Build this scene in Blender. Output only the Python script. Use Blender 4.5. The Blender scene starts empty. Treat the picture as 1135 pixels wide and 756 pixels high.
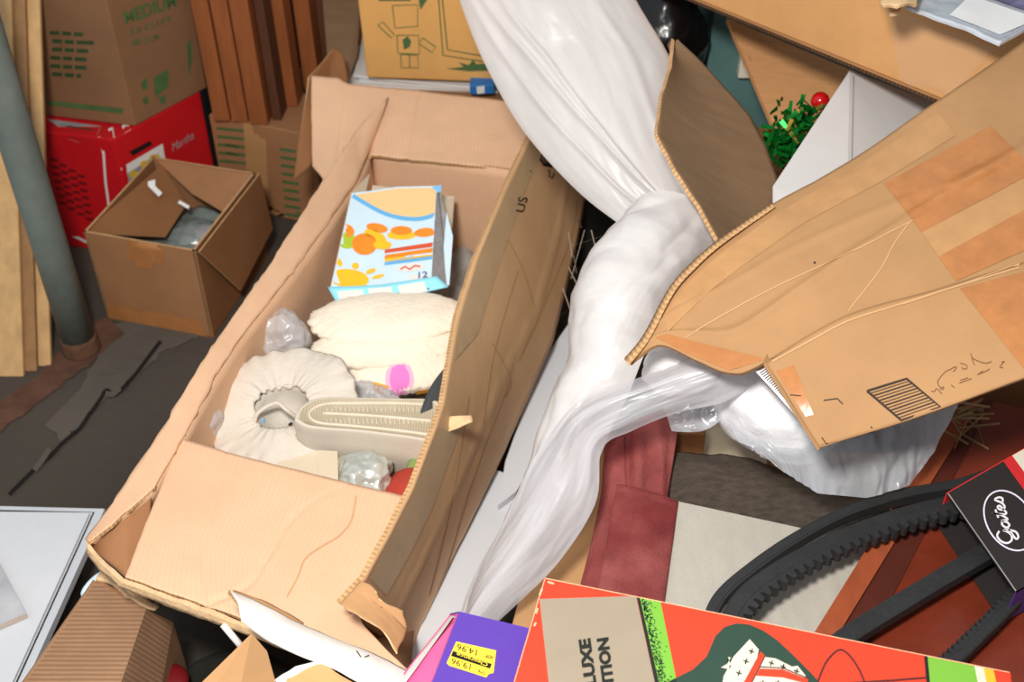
import bpy, bmesh, math, random
from mathutils import Vector, Matrix, noise
from mathutils.bvhtree import BVHTree

random.seed(7)
SC = bpy.context.scene
COL = SC.collection
V = Vector

# ------------------------------------------------------------------ camera, light, exposure
W, H, F = 1135.0, 756.0, 1300.0
PITCH = math.radians(40.0)
CAM = V((0, 0, 1.6))
FWD = V((0, math.cos(PITCH), -math.sin(PITCH)))
UP = V((0, math.sin(PITCH), math.cos(PITCH)))
RIGHT = V((1, 0, 0))
cd = bpy.data.cameras.new('camera')
cd.sensor_width = 36.0
cd.lens = 36.0 * F / W
cd.clip_start = 0.02
cd.dof.use_dof = True
cd.dof.focus_distance = 1.5
cd.dof.aperture_fstop = 5.6
cam = bpy.data.objects.new('camera', cd)
COL.objects.link(cam)
cam.location = CAM
cam.rotation_euler = (math.pi / 2 - PITCH, 0, 0)
SC.camera = cam

wd = bpy.data.worlds.new('world'); SC.world = wd; wd.use_nodes = True
wb = wd.node_tree.nodes['Background']
wb.inputs[0].default_value = (0.88, 0.94, 1.0, 1)
wb.inputs[1].default_value = 0.40

def area_light(name, loc, target, size, power, color):
    l = bpy.data.lights.new(name, 'AREA'); l.shape = 'DISK'; l.size = size; l.energy = power; l.color = color
    o = bpy.data.objects.new(name, l); COL.objects.link(o); o.location = loc
    o.rotation_euler = (V(target) - V(loc)).to_track_quat('-Z', 'Y').to_euler()
    return o
area_light('flash_lamp', (-0.20, 0.16, 1.95), (-0.05, 1.35, 0.35), 0.24, 31.0, (1.0, 0.955, 0.90))

SC.view_settings.view_transform = 'Standard'
SC.view_settings.look = 'None'
SC.view_settings.exposure = 0.55
SC.view_settings.gamma = 1.0
SC.view_settings.use_curve_mapping = False

# ------------------------------------------------------------------ projection helpers (a pixel plus a distance or a height is a point in the room)
def ray(px, py):
    return FWD + RIGHT * ((px - W / 2) / F) + UP * ((H / 2 - py) / F)
def P(px, py, t):
    return CAM + ray(px, py) * t
def Z(px, py, z):
    r = ray(px, py)
    return CAM + r * ((z - CAM.z) / r.z)
def ZL(pts, z):
    return [Z(x, y, z) for x, y in pts]
def PL(pts):
    return [P(*p) for p in pts]

# ------------------------------------------------------------------ materials
def lin(c):
    return tuple(((v / 255.0) / 12.92 if v / 255.0 <= 0.04045 else ((v / 255.0 + 0.055) / 1.055) ** 2.4) for v in c)
MATS = {}
def mat(name, col, rough=0.7, var=0.0, vscale=8.0, col2=None, bump=0.0, bscale=60.0, spec=0.3, metal=0.0, coat=0.0,
        alpha=1.0, trans=0.0, streak=None, stripe=None, stretch=None, sheen=0.0, translucent=0.0, mixscale=None, mixsharp=0.15, uvc=False):
    m = bpy.data.materials.new(name); m.use_nodes = True
    nt = m.node_tree; N = nt.nodes; L = nt.links
    b = N['Principled BSDF']; out = N['Material Output']
    c = lin(col)
    b.inputs['Base Color'].default_value = (*c, 1)
    b.inputs['Roughness'].default_value = rough
    b.inputs['Specular IOR Level'].default_value = spec
    b.inputs['Metallic'].default_value = metal
    b.inputs['Coat Weight'].default_value = coat
    b.inputs['Coat Roughness'].default_value = 0.15
    b.inputs['Transmission Weight'].default_value = trans
    if sheen:
        b.inputs['Sheen Weight'].default_value = sheen
        b.inputs['Sheen Roughness'].default_value = 0.5; b.inputs['Sheen Tint'].default_value = (*[min(1, x * 2.2) for x in c], 1)
    tc = N.new('ShaderNodeTexCoord')
    src = tc.outputs['UV' if uvc else 'Object']
    if stretch:
        mp = N.new('ShaderNodeMapping'); mp.inputs['Scale'].default_value = stretch
        L.new(src, mp.inputs['Vector']); src = mp.outputs['Vector']
    colsock = None
    if col2 is not None:
        n = N.new('ShaderNodeTexNoise'); n.inputs['Scale'].default_value = mixscale or vscale; n.inputs['Detail'].default_value = 6
        L.new(src, n.inputs['Vector'])
        r = N.new('ShaderNodeValToRGB')
        r.color_ramp.elements[0].position = 0.5 - mixsharp; r.color_ramp.elements[0].color = (*c, 1)
        r.color_ramp.elements[1].position = 0.5 + mixsharp; r.color_ramp.elements[1].color = (*lin(col2), 1)
        L.new(n.outputs['Fac'], r.inputs['Fac']); colsock = r.outputs['Color']
    if var > 0:
        n = N.new('ShaderNodeTexNoise'); n.inputs['Scale'].default_value = vscale; n.inputs['Detail'].default_value = 8
        n.inputs['Roughness'].default_value = 0.65
        L.new(src, n.inputs['Vector'])
        mr = N.new('ShaderNodeMapRange'); mr.inputs['From Min'].default_value = 0.3; mr.inputs['From Max'].default_value = 0.7
        mr.inputs['To Min'].default_value = 1 - var; mr.inputs['To Max'].default_value = 1 + var
        L.new(n.outputs['Fac'], mr.inputs['Value'])
        mx = N.new('ShaderNodeMix'); mx.data_type = 'RGBA'; mx.blend_type = 'MULTIPLY'; mx.inputs['Factor'].default_value = 1
        if colsock: L.new(colsock, mx.inputs['A'])
        else: mx.inputs['A'].default_value = (*c, 1)
        L.new(mr.outputs['Result'], mx.inputs['B']); colsock = mx.outputs['Result']
    if stripe:   # (period in metres, uv axis, second colour, amount)
        per, ax, c2, amt = stripe
        w = N.new('ShaderNodeTexWave'); w.wave_type = 'BANDS'; w.bands_direction = ax
        w.inputs['Scale'].default_value = 0.31416 / per; w.inputs['Distortion'].default_value = 0.6
        w.inputs['Detail'].default_value = 1.0; w.inputs['Detail Scale'].default_value = 0.6
        L.new(tc.outputs['UV'], w.inputs['Vector'])
        mu = N.new('ShaderNodeMath'); mu.operation = 'MULTIPLY'; mu.inputs[1].default_value = amt
        L.new(w.outputs['Fac'], mu.inputs[0])
        mx = N.new('ShaderNodeMix'); mx.data_type = 'RGBA'
        L.new(mu.outputs[0], mx.inputs['Factor'])
        if colsock: L.new(colsock, mx.inputs['A'])
        else: mx.inputs['A'].default_value = (*c, 1)
        mx.inputs['B'].default_value = (*lin(c2), 1); colsock = mx.outputs['Result']
    if colsock: L.new(colsock, b.inputs['Base Color'])
    if bump > 0:
        n = N.new('ShaderNodeTexNoise'); n.inputs['Scale'].default_value = bscale; n.inputs['Detail'].default_value = 5
        L.new(src, n.inputs['Vector'])
        bp = N.new('ShaderNodeBump'); bp.inputs['Strength'].default_value = bump; bp.inputs['Distance'].default_value = 0.004
        L.new(n.outputs['Fac'], bp.inputs['Height']); L.new(bp.outputs['Normal'], b.inputs['Normal'])
    last = b.outputs['BSDF']
    if translucent > 0:
        t = N.new('ShaderNodeBsdfTranslucent'); t.inputs['Color'].default_value = (*c, 1)
        mx = N.new('ShaderNodeMixShader'); mx.inputs[0].default_value = translucent
        L.new(last, mx.inputs[1]); L.new(t.outputs[0], mx.inputs[2]); last = mx.outputs[0]
    if alpha < 1:
        t = N.new('ShaderNodeBsdfTransparent')
        mx = N.new('ShaderNodeMixShader'); mx.inputs[0].default_value = alpha
        if streak:   # cloudy film: opacity follows long streaks
            mp = N.new('ShaderNodeMapping'); mp.inputs['Scale'].default_value = streak[0]; L.new(tc.outputs['UV'], mp.inputs['Vector'])
            n = N.new('ShaderNodeTexNoise'); n.inputs['Scale'].default_value = 1.0; n.inputs['Detail'].default_value = 6; L.new(mp.outputs['Vector'], n.inputs['Vector'])
            mr = N.new('ShaderNodeMapRange'); mr.inputs['From Min'].default_value = 0.3; mr.inputs['From Max'].default_value = 0.7
            mr.inputs['To Min'].default_value = streak[1]; mr.inputs['To Max'].default_value = streak[2]
            L.new(n.outputs['Fac'], mr.inputs['Value']); L.new(mr.outputs['Result'], mx.inputs[0])
            bp = N.new('ShaderNodeBump'); bp.inputs['Strength'].default_value = streak[3]; bp.inputs['Distance'].default_value = 0.006
            L.new(n.outputs['Fac'], bp.inputs['Height']); L.new(bp.outputs['Normal'], b.inputs['Normal'])
        L.new(t.outputs[0], mx.inputs[1]); L.new(last, mx.inputs[2]); last = mx.outputs[0]
    L.new(last, out.inputs['Surface'])
    MATS[name] = m
    return m

KR = (196, 148, 100)
mat('kraft', (220, 178, 144), 0.8, 0.07, 9, stripe=(0.0075, 'X', (208, 164, 124), 0.25), bump=0.12, bscale=90)
mat('kraft_plain', (168, 128, 87), 0.78, 0.09, 7, bump=0.1, bscale=60)
mat('kraft_orange', (206, 154, 100), 0.7, 0.08, 9, bump=0.1, bscale=70)
mat('kraft_brown', (186, 142, 98), 0.75, 0.12, 6, bump=0.15, bscale=50)
mat('kraft_grey', (124, 98, 72), 0.85, 0.12, 10, stretch=(1, 6, 1), bump=0.12)
mat('kraft_dim', (156, 110, 74), 0.8, 0.1, 7, bump=0.1)
mat('kraft_dim_dark', (140, 94, 58), 0.8, 0.12, 7, bump=0.1)  # darker kraft_dim: painted shade on carton sides and flaps, plain brown elsewhere
mat('kraft_edge', (206, 164, 116), 0.9, 0.2, 60, stripe=(0.0075, 'X', (120, 84, 54), 0.5))
mat('kraft_wall', (222, 180, 134), 0.6, 0.08, 6, bump=0.12, bscale=50)
mat('kraft_old', (134, 96, 66), 0.85, 0.12, 6, bump=0.1)
mat('kraft_torn', (222, 186, 142), 0.95, 0.15, 80, bump=0.5, bscale=200)
mat('corrugated', (158, 122, 92), 0.85, 0.18, 12, stripe=(0.0072, 'Y', (116, 84, 60), 0.65), bump=0.1)
mat('tape_clear', (178, 134, 88), 0.22, 0.1, 25, bump=0.15, bscale=40, spec=0.5)
mat('tape_orange', (172, 114, 66), 0.25, 0.14, 30, bump=0.2, bscale=35, spec=0.5)
mat('tape_pale', (206, 176, 136), 0.35, 0.08, 20, bump=0.1, bscale=40)
mat('tape_glass', (235, 222, 205), 0.12, alpha=0.12, bump=0.8, bscale=30, spec=1.0)
mat('crease', (196, 154, 110), 0.8)
mat('kraft_dark_edge', (96, 66, 42), 0.9, 0.3, 60, stripe=(0.0075, 'X', (30, 22, 16), 0.7))
mat('tape_glint', (226, 204, 176), 0.3)
mat('crease_brown', (196, 152, 108), 0.8)
mat('print_green', (76, 104, 60), 0.8, 0.2, 40)
mat('print_green_dark', (46, 74, 40), 0.8, 0.25, 60)
mat('print_black', (50, 38, 30), 0.75, 0.1, 60)
mat('pen', (104, 68, 46), 0.8)
mat('concrete', (82, 74, 66), 0.85, 0.22, 5, col2=(60, 53, 47), mixscale=2.5, bump=0.7, bscale=40)
mat('concrete_worn', (98, 90, 81), 0.88, 0.25, 7, col2=(78, 71, 63), bump=0.7, bscale=40)
mat('concrete_rust', (92, 62, 48), 0.9, 0.35, 14, bump=0.8, bscale=50)
mat('crack', (24, 20, 18), 0.95, 0.2, 30)
mat('wall_dark', (62, 46, 36), 0.9, 0.25, 6, bump=0.3)
mat('pole_paint', (108, 116, 110), 0.5, 0.16, 14, bump=0.25, bscale=40)
mat('pole_rust', (96, 66, 48), 0.9, 0.3, 25, bump=0.6, bscale=60)
mat('board_wood', (196, 156, 106), 0.7, 0.16, 6, stretch=(7, 7, 0.8), bump=0.2)
mat('board_wood_dark', (150, 112, 74), 0.75, 0.18, 8, stretch=(7, 7, 0.8), bump=0.2)
mat('slat_wood', (146, 84, 46), 0.5, 0.2, 10, stretch=(6, 6, 0.7), bump=0.15)
mat('slat_wood_dark', (88, 52, 34), 0.6, 0.2, 10, stretch=(6, 6, 0.7))
mat('red_print', (196, 22, 30), 0.45, 0.06, 9)
mat('red_dark', (110, 14, 18), 0.6)
mat('black_print', (22, 22, 24), 0.5)
mat('white_print', (226, 222, 216), 0.6)
mat('yellow_print', (216, 176, 48), 0.6)
mat('grey_print', (150, 150, 150), 0.6, 0.2, 60)
mat('robot_card', (222, 166, 96), 0.75, 0.06, 9, bump=0.08)
mat('paper_white', (226, 224, 220), 0.6, 0.04, 20)
mat('blue_print', (44, 112, 178), 0.5)
mat('sky_print', (104, 178, 226), 0.5)
mat('pale_blue', (206, 228, 240), 0.45, 0.05, 12)
mat('mint_print', (150, 226, 246), 0.45)
mat('fruit_peach', (248, 200, 140), 0.5)
mat('fruit_orange', (242, 140, 40), 0.5, 0.1, 60)
mat('fruit_yellow', (250, 190, 40), 0.5, 0.06, 50)
mat('fruit_green', (170, 196, 48), 0.5, 0.08, 50)
mat('fruit_red', (214, 84, 48), 0.5)
mat('ink_purple', (70, 60, 120), 0.6)
mat('cream_cloth', (242, 230, 210), 0.9, 0.05, 30, bump=0.5, bscale=120, sheen=0.2)
mat('stain_pale', (238, 180, 206), 0.9)
mat('stain_pink', (230, 128, 200), 0.9)
mat('stain_orange', (236, 166, 44), 0.9)
mat('bonnet_cloth', (214, 204, 190), 0.75, 0.05, 20, bump=0.4, bscale=110)
mat('bonnet_inner', (196, 188, 176), 0.8, 0.1, 20, bump=0.4)
mat('film', (230, 230, 232), 0.2, 0.05, 10, spec=0.8, translucent=0.3, alpha=0.65, bump=0.6, bscale=40)
mat('filler_film', (150, 146, 140), 0.3, 0.3, 14, spec=0.6, bump=0.8, bscale=22)
mat('rubber_sole', (190, 176, 150), 0.75, 0.1, 20, stripe=(0.004, 'X', (140, 126, 104), 0.5), bump=0.3)
mat('sole_ridge', (214, 204, 184), 0.7, 0.08, 20)
mat('shoe_white', (208, 198, 182), 0.6, 0.06, 10, bump=0.15)
mat('shoe_dark', (58, 62, 66), 0.6, 0.1, 12, bump=0.2)
mat('card_beige', (206, 190, 164), 0.75, 0.05, 15)
mat('foil', (196, 198, 190), 0.3, 0.1, 20, metal=0.35, bump=0.9, bscale=40)
mat('red_cloth', (170, 60, 44), 0.8, 0.1, 20)
mat('green_cloth', (126, 146, 84), 0.8, 0.1, 20)
mat('poly_sheet', (243, 240, 239), 0.3, 0.02, 8, spec=0.6, translucent=0.35, alpha=0.93, streak=((5, 26, 1), 0.82, 0.99, 0.25))
mat('poly_film', (220, 220, 224), 0.25, 0.04, 8, spec=0.7, translucent=0.3, alpha=0.8, streak=((4, 38, 1), 0.45, 0.95, 0.5))
mat('poly_clear', (208, 212, 218), 0.15, 0.05, 8, spec=0.9, translucent=0.2, alpha=0.6, streak=((14, 14, 1), 0.35, 0.8, 0.7))
mat('stuffing', (236, 236, 238), 0.95, 0.03, 20, bump=0.8, bscale=45, translucent=0.1)
mat('enamel', (214, 216, 220), 0.4, 0.02, 10)
mat('velvet', (114, 50, 50), 0.95, 0.25, 14, col2=(146, 80, 77), mixscale=9, sheen=0.35, bump=0.5, bscale=260, spec=0.05)
mat('canvas', (176, 171, 160), 0.9, 0.07, 14, stretch=(3, 1, 1), bump=0.3, bscale=200)
mat('fur', (84, 75, 67), 1.0, 0.35, 60, stretch=(1, 3, 1), bump=0.8, bscale=420, sheen=0.3, spec=0.0)
mat('mahogany', (112, 44, 26), 0.4, 0.22, 7, stretch=(1.2, 3, 1), coat=0.3, bump=0.05)
mat('mahogany_edge', (152, 76, 46), 0.5, 0.16, 9, stretch=(8, 1.2, 1))
mat('mahogany_dark', (80, 34, 24), 0.55, 0.15, 9)
mat('rubber', (40, 41, 42), 0.62, 0.2, 30, bump=0.25, bscale=120, spec=0.4)
mat('card_black', (46, 42, 40), 0.5, 0.08, 20, coat=0.2)
mat('card_red', (206, 46, 50), 0.5)
mat('card_cream', (226, 218, 200), 0.55)
mat('logo_white', (236, 232, 238), 0.5)
mat('logo_purple', (74, 52, 110), 0.5)
mat('game_orange', (212, 66, 42), 0.5, 0.05, 20, bump=0.06, bscale=60)
mat('game_beige', (152, 139, 120), 0.6, 0.06, 12)
mat('game_lime', (118, 176, 62), 0.5)
mat('game_green', (44, 68, 56), 0.6, 0.08, 20)
mat('game_black', (34, 36, 32), 0.6)
mat('game_white', (214, 206, 188), 0.6)
mat('game_line', (80, 40, 40), 0.6)
mat('game_wear', (244, 176, 140), 0.7)
mat('box_purple', (92, 62, 166), 0.4, 0.06, 14, coat=0.3)
mat('box_pink', (232, 106, 160), 0.5, 0.08, 18)
mat('sticker', (240, 212, 66), 0.5)
mat('white_card', (232, 226, 218), 0.6, 0.05, 10, bump=0.15)
mat('white_box', (206, 204, 202), 0.6, 0.03, 10)
mat('teal_paint', (88, 122, 120), 0.6, 0.12, 9)
mat('plywood', (206, 152, 102), 0.7, 0.1, 10, stretch=(2, 12, 2), bump=0.1)
mat('black_bag', (14, 14, 15), 0.25, bump=0.8, bscale=18, spec=0.6)
mat('tinsel_green', (18, 122, 44), 0.22, 0.3, 40, metal=0.6)
mat('tinsel_gold', (206, 196, 96), 0.2, metal=0.7)
mat('bauble', (196, 16, 20), 0.2, coat=0.5)
mat('silver_pack', (206, 212, 222), 0.2, 0.08, 18, metal=0.25, bump=0.9, bscale=26, spec=0.8)
mat('pack_print', (112, 108, 140), 0.5, 0.5, 70)
mat('label_white', (236, 236, 236), 0.5)
mat('tile_white', (216, 218, 222), 0.35, 0.03, 9, col2=(196, 200, 206), mixscale=4, mixsharp=0.25)
mat('tile_rim', (196, 200, 206), 0.4, 0.04, 20)
mat('tile_marble', (214, 214, 216), 0.25, 0.03, 9, col2=(150, 152, 158), mixscale=9, mixsharp=0.2)
mat('tile_edge', (198, 180, 166), 0.8)
mat('dark_stuff', (38, 40, 36), 0.5, 0.3, 12, bump=0.4)
mat('glass_grey', (128, 136, 132), 0.25, 0.2, 30, spec=0.7, bump=0.5)
mat('straw', (140, 112, 78), 0.9, 0.2, 30)
mat('cobweb', (150, 136, 120), 0.9)

# ------------------------------------------------------------------ mesh helpers
GEO = {}
ROOTS = []
def obj(name, verts, faces, mats, parent=None, idx=None, uvs=None, smooth=False):
    me = bpy.data.meshes.new(name)
    me.from_pydata([tuple(v) for v in verts], [], faces)
    if isinstance(mats, str): mats = [mats]
    for m in mats: me.materials.append(MATS[m])
    if idx: me.polygons.foreach_set('material_index', idx)
    if uvs:
        ul = me.uv_layers.new(name='UVMap')
        k = 0
        for f in uvs:
            for uv in f:
                ul.data[k].uv = uv; k += 1
    if smooth is True:
        me.polygons.foreach_set('use_smooth', [True] * len(me.polygons))
    elif smooth:
        me.polygons.foreach_set('use_smooth', smooth)
    me.update()
    o = bpy.data.objects.new(name, me); COL.objects.link(o)
    if parent: o.parent = parent
    GEO[o.name] = ([V(v) for v in verts], [list(f) for f in faces])
    return o
def thing(name, label, cat, group=None):
    o = bpy.data.objects.new(name, None); COL.objects.link(o)
    o.empty_display_size = 0.05
    o['label'] = label; o['category'] = cat
    if group: o['group'] = group
    ROOTS.append(o)
    return o
def tag(o, label, cat, group=None):
    o['label'] = label; o['category'] = cat
    if group: o['group'] = group
    ROOTS.append(o)
    return o
def struct(o):
    o['kind'] = 'structure'
    return o

def sample(poly, n):
    L = [0.0]
    for a, b in zip(poly, poly[1:]): L.append(L[-1] + (b - a).length)
    out = []
    for i in range(n + 1):
        s = L[-1] * i / n
        k = 0
        while k < len(L) - 2 and L[k + 1] < s: k += 1
        d = L[k + 1] - L[k]
        out.append(poly[k].lerp(poly[k + 1], (s - L[k]) / d if d > 1e-9 else 0))
    return out
def smooth_poly(pts, n=6):
    """Catmull-Rom through the points"""
    out = []
    for i in range(len(pts) - 1):
        p0 = pts[max(i - 1, 0)]; p1 = pts[i]; p2 = pts[i + 1]; p3 = pts[min(i + 2, len(pts) - 1)]
        for k in range(n):
            t = k / n
            out.append(0.5 * ((2 * p1) + (p2 - p0) * t + (2 * p0 - 5 * p1 + 4 * p2 - p3) * t * t + (3 * p1 - p0 - 3 * p2 + p3) * t ** 3))
    out.append(pts[-1])
    return out
def ruled(A, B, nu, nv):
    a = sample(A, nu); b = sample(B, nu)
    return [[a[i].lerp(b[i], j / nv) for i in range(nu + 1)] for j in range(nv + 1)]
def coons(bot, top, left, right, nu, nv):
    b = sample(bot, nu); t = sample(top, nu); l = sample(left, nv); r = sample(right, nv)
    G = []
    for j in range(nv + 1):
        v = j / nv; row = []
        for i in range(nu + 1):
            u = i / nu
            p = (b[i] * (1 - v) + t[i] * v) + (l[j] * (1 - u) + r[j] * u) \
                - (b[0] * (1 - u) * (1 - v) + b[nu] * u * (1 - v) + t[0] * (1 - u) * v + t[nu] * u * v)
            row.append(p)
        G.append(row)
    return G
def grid_normals(G):
    nv = len(G) - 1; nu = len(G[0]) - 1
    N = []
    for j in range(nv + 1):
        row = []
        for i in range(nu + 1):
            du = G[j][min(i + 1, nu)] - G[j][max(i - 1, 0)]
            dv = G[min(j + 1, nv)][i] - G[max(j - 1, 0)][i]
            n = du.cross(dv)
            row.append(n.normalized() if n.length > 1e-12 else V((0, 0, 1)))
        N.append(row)
    c = G[nv // 2][nu // 2]
    if N[nv // 2][nu // 2].dot(CAM - c) < 0:
        N = [[-n for n in r] for r in N]
    return N
def fbm(p, s, o=4):
    return noise.fractal(p * s, 1.0, 2.0, o)
def surf(name, G, thick, m, parent=None, edge=None, back=None, disp=None, rough=0.0, smooth=True, flat=False):
    nv = len(G) - 1; nu = len(G[0]) - 1
    N = grid_normals(G)
    if rough:
        for j in range(nv + 1):
            for i in range(nu + 1):
                if i in (0, nu) or j in (0, nv):
                    d = V(noise.noise_vector(G[j][i] * 55)) * rough + V(noise.noise_vector(G[j][i] * 14)) * rough
                    d -= N[j][i] * d.dot(N[j][i])
                    G[j][i] = G[j][i] + d
    if disp:
        G = [[G[j][i] + N[j][i] * disp(i / nu, j / nv, G[j][i]) for i in range(nu + 1)] for j in range(nv + 1)]
        N = grid_normals(G)
    lu = sum((G[0][i + 1] - G[0][i]).length for i in range(nu)) or 1
    lv = sum((G[j + 1][0] - G[j][0]).length for j in range(nv)) or 1
    verts = [p for r in G for p in r]
    n1 = len(verts)
    id_ = lambda i, j: j * (nu + 1) + i
    flip = (G[nv // 2][nu // 2 + (1 if nu // 2 < nu else 0)] - G[nv // 2][nu // 2]).cross(
        G[min(nv // 2 + 1, nv)][nu // 2] - G[nv // 2][nu // 2]).dot(N[nv // 2][nu // 2]) < 0
    faces = []; uvs = []; idx = []; sm = []
    def add(f, uv, k, s):
        faces.append(f); uvs.append(uv); idx.append(k); sm.append(s)
    def uvq(i, j): return (i / nu * lu, j / nv * lv)
    for j in range(nv):
        for i in range(nu):
            q = [(i, j), (i + 1, j), (i + 1, j + 1), (i, j + 1)]
            if flip: q.reverse()
            add([id_(*a) for a in q], [uvq(*a) for a in q], 0, not flat)
    if thick > 0:
        verts += [G[j][i] - N[j][i] * thick for j in range(nv + 1) for i in range(nu + 1)]
        for j in range(nv):
            for i in range(nu):
                q = [(i, j), (i, j + 1), (i + 1, j + 1), (i + 1, j)]
                if flip: q.reverse()
                add([n1 + id_(*a) for a in q], [uvq(*a) for a in q], 2 if back else 0, not flat)
        loop = [(i, 0) for i in range(nu)] + [(nu, j) for j in range(nv)] + [(i, nv) for i in range(nu, 0, -1)] + [(0, j) for j in range(nv, 0, -1)]
        s = 0.0
        for k in range(len(loop)):
            a = loop[k]; b = loop[(k + 1) % len(loop)]
            ia, ib = id_(*a), id_(*b)
            l = (verts[ia] - verts[ib]).length
            f = [ia, n1 + ia, n1 + ib, ib]; uv = [(s, 0), (s, thick), (s + l, thick), (s + l, 0)]
            if flip: f.reverse(); uv.reverse()
            add(f, uv, 1 if edge else 0, False); s += l
    ms = [m, edge or m, back or m]
    return obj(name, verts, faces, ms, parent, idx, uvs, sm)
def rough_outline(pts, step, amp):
    out = []
    for a, b in zip(pts, pts[1:] + pts[:1]):
        n = max(1, int((b - a).length / step))
        for k in range(n):
            p = a.lerp(b, k / n)
            if k: p = p + V(noise.noise_vector(p * 60)) * amp
            out.append(p)
    return out
def slab(name, pts, thick, m, parent=None, edge=None, direction=None, back=None):
    """a flat piece with thickness; the given outline is the face seen from the camera"""
    n = V((0, 0, 0)); c = sum(pts, V((0, 0, 0))) / len(pts)
    for a, b in zip(pts, pts[1:] + pts[:1]): n += (a - c).cross(b - c)
    n.normalize()
    pts = list(pts)
    if n.dot(CAM - c) < 0: pts.reverse(); n = -n
    d = direction if direction is not None else -n * thick
    k = len(pts)
    verts = pts + [p + d for p in pts]
    ax = (pts[1] - pts[0]).normalized(); ay = n.cross(ax)
    uv = lambda p: ((p - c).dot(ax), (p - c).dot(ay))
    faces = [list(range(k)), list(range(2 * k - 1, k - 1, -1))]
    uvs = [[uv(p) for p in pts], [uv(p) for p in reversed(pts)]]
    idx = [0, 2 if back else 0]; s = 0
    for i in range(k):
        j = (i + 1) % k
        l = (pts[i] - pts[j]).length
        faces.append([i, k + i, k + j, j]); uvs.append([(s, 0), (s, thick), (s + l, thick), (s + l, 0)]); idx.append(1 if edge else 0); s += l
    return obj(name, verts, faces, [m, edge or m, back or m], parent, idx, uvs)
def block(name, o, ex, ey, ez, m, parent=None, bevel=0.0, mats6=None):
    """a box from a corner and three edge vectors, edges rounded by a bevel"""
    bm = bmesh.new()
    vs = [bm.verts.new(o + ex * a + ey * b + ez * c) for a in (0, 1) for b in (0, 1) for c in (0, 1)]
    for f in ((0, 1, 3, 2), (4, 6, 7, 5), (0, 4, 5, 1), (2, 3, 7, 6), (0, 2, 6, 4), (1, 5, 7, 3)):
        bm.faces.new([vs[i] for i in f])
    bmesh.ops.recalc_face_normals(bm, faces=bm.faces)
    if bevel:
        bmesh.ops.bevel(bm, geom=list(bm.edges), offset=bevel, segments=2, profile=0.5, affect='EDGES')
    bm.verts.index_update()
    verts = [v.co.copy() for v in bm.verts]; faces = [[v.index for v in f.verts] for f in bm.faces]
    uvs = []
    for f in bm.faces:
        n = f.normal; ref = ez.normalized() if abs(n.dot(ez.normalized())) < 0.8 else ey.normalized()
        ax = ref.cross(n).normalized(); ay = n.cross(ax)
        uvs.append([(v.co.dot(ax), v.co.dot(ay)) for v in f.verts])
    bm.free()
    return obj(name, verts, faces, m, parent, uvs=uvs)
def blob(name, c, ax, ay, az, m, parent=None, nu=40, nv=24, amp=0.0, sc=10.0, fine=0.0, fsc=40.0, fn=None, crump=0.0, csc=30.0):
    verts = []; faces = []
    for j in range(nv + 1):
        th = math.pi * j / nv
        for i in range(nu):
            ph = 2 * math.pi * i / nu
            d = V((math.sin(th) * math.cos(ph), math.sin(th) * math.sin(ph), math.cos(th)))
            r = 1.0
            p = c + ax * d.x + ay * d.y + az * d.z
            if amp: r += amp * fbm(p + V((3, 1, 2)), sc)
            if fine: r += fine * fbm(p, fsc)
            if fn: r += fn(ph, th)
            if crump: r += crump * (2.6 * noise.voronoi(p * csc)[0][0] + 1.2 * noise.voronoi(p * csc * 2.3 + V((5, 1, 3)))[0][0] - 1.5)
            verts.append(c + (ax * d.x + ay * d.y + az * d.z) * r)
    for j in range(nv):
        for i in range(nu):
            a = j * nu + i; b = j * nu + (i + 1) % nu
            faces.append([a, b, b + nu, a + nu])
    return obj(name, verts, faces, m, parent, smooth=True)
def tube(name, pts, r, m, parent=None, seg=10, r2=None):
    n = len(pts); verts = []; faces = []
    prev = None
    for k, p in enumerate(pts):
        d = (pts[min(k + 1, n - 1)] - pts[max(k - 1, 0)]).normalized()
        a = prev if prev is not None else (V((0, 0, 1)) if abs(d.z) < 0.9 else V((1, 0, 0)))
        a = (a - d * a.dot(d)).normalized(); b = d.cross(a); prev = a
        rr = r if r2 is None else r + (r2 - r) * k / (n - 1)
        for i in range(seg):
            t = 2 * math.pi * i / seg
            verts.append(p + a * rr * math.cos(t) + b * rr * math.sin(t))
    for k in range(n - 1):
        for i in range(seg):
            j = (i + 1) % seg
            faces.append([k * seg + i, k * seg + j, (k + 1) * seg + j, (k + 1) * seg + i])
    faces.append(list(range(seg - 1, -1, -1))); faces.append(list(range((n - 1) * seg, n * seg)))
    return obj(name, verts, faces, m, parent, smooth=True)

# flat print and tape laid on surfaces already built
BV = {}
FLAT = {}
def bvh(objs):
    key = tuple(o.name for o in objs)
    if key not in BV:
        vs = []; fs = []
        for o in objs:
            v, f = GEO[o.name]; k = len(vs); vs += v; fs += [[i + k for i in q] for q in f]
        BV[key] = BVHTree.FromPolygons(vs, fs)
    return BV[key]
def hit(objs, px, py, eps):
    if isinstance(objs, bpy.types.Object) and objs.name in FLAT: return Z(px, py, FLAT[objs.name] + eps)
    if not isinstance(objs, (list, tuple)): objs = [objs]
    t = bvh(objs); r = ray(px, py).normalized()
    loc, n, i, d = t.ray_cast(CAM, r)
    if loc is None:
        loc, n, i, d = t.find_nearest(CAM + r * 1.6)
        bestd = 1e9
        for k in range(40):
            q = CAM + r * (0.9 + k * 0.05)
            l2, n2, i2, d2 = t.find_nearest(q)
            if d2 < bestd: bestd = d2; loc, n = l2, n2
    if n.dot(r) > 0: n = -n
    return loc + n * eps
def owner(on, parent):
    return on if isinstance(on, bpy.types.Object) and on.parent is not None else parent
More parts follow.
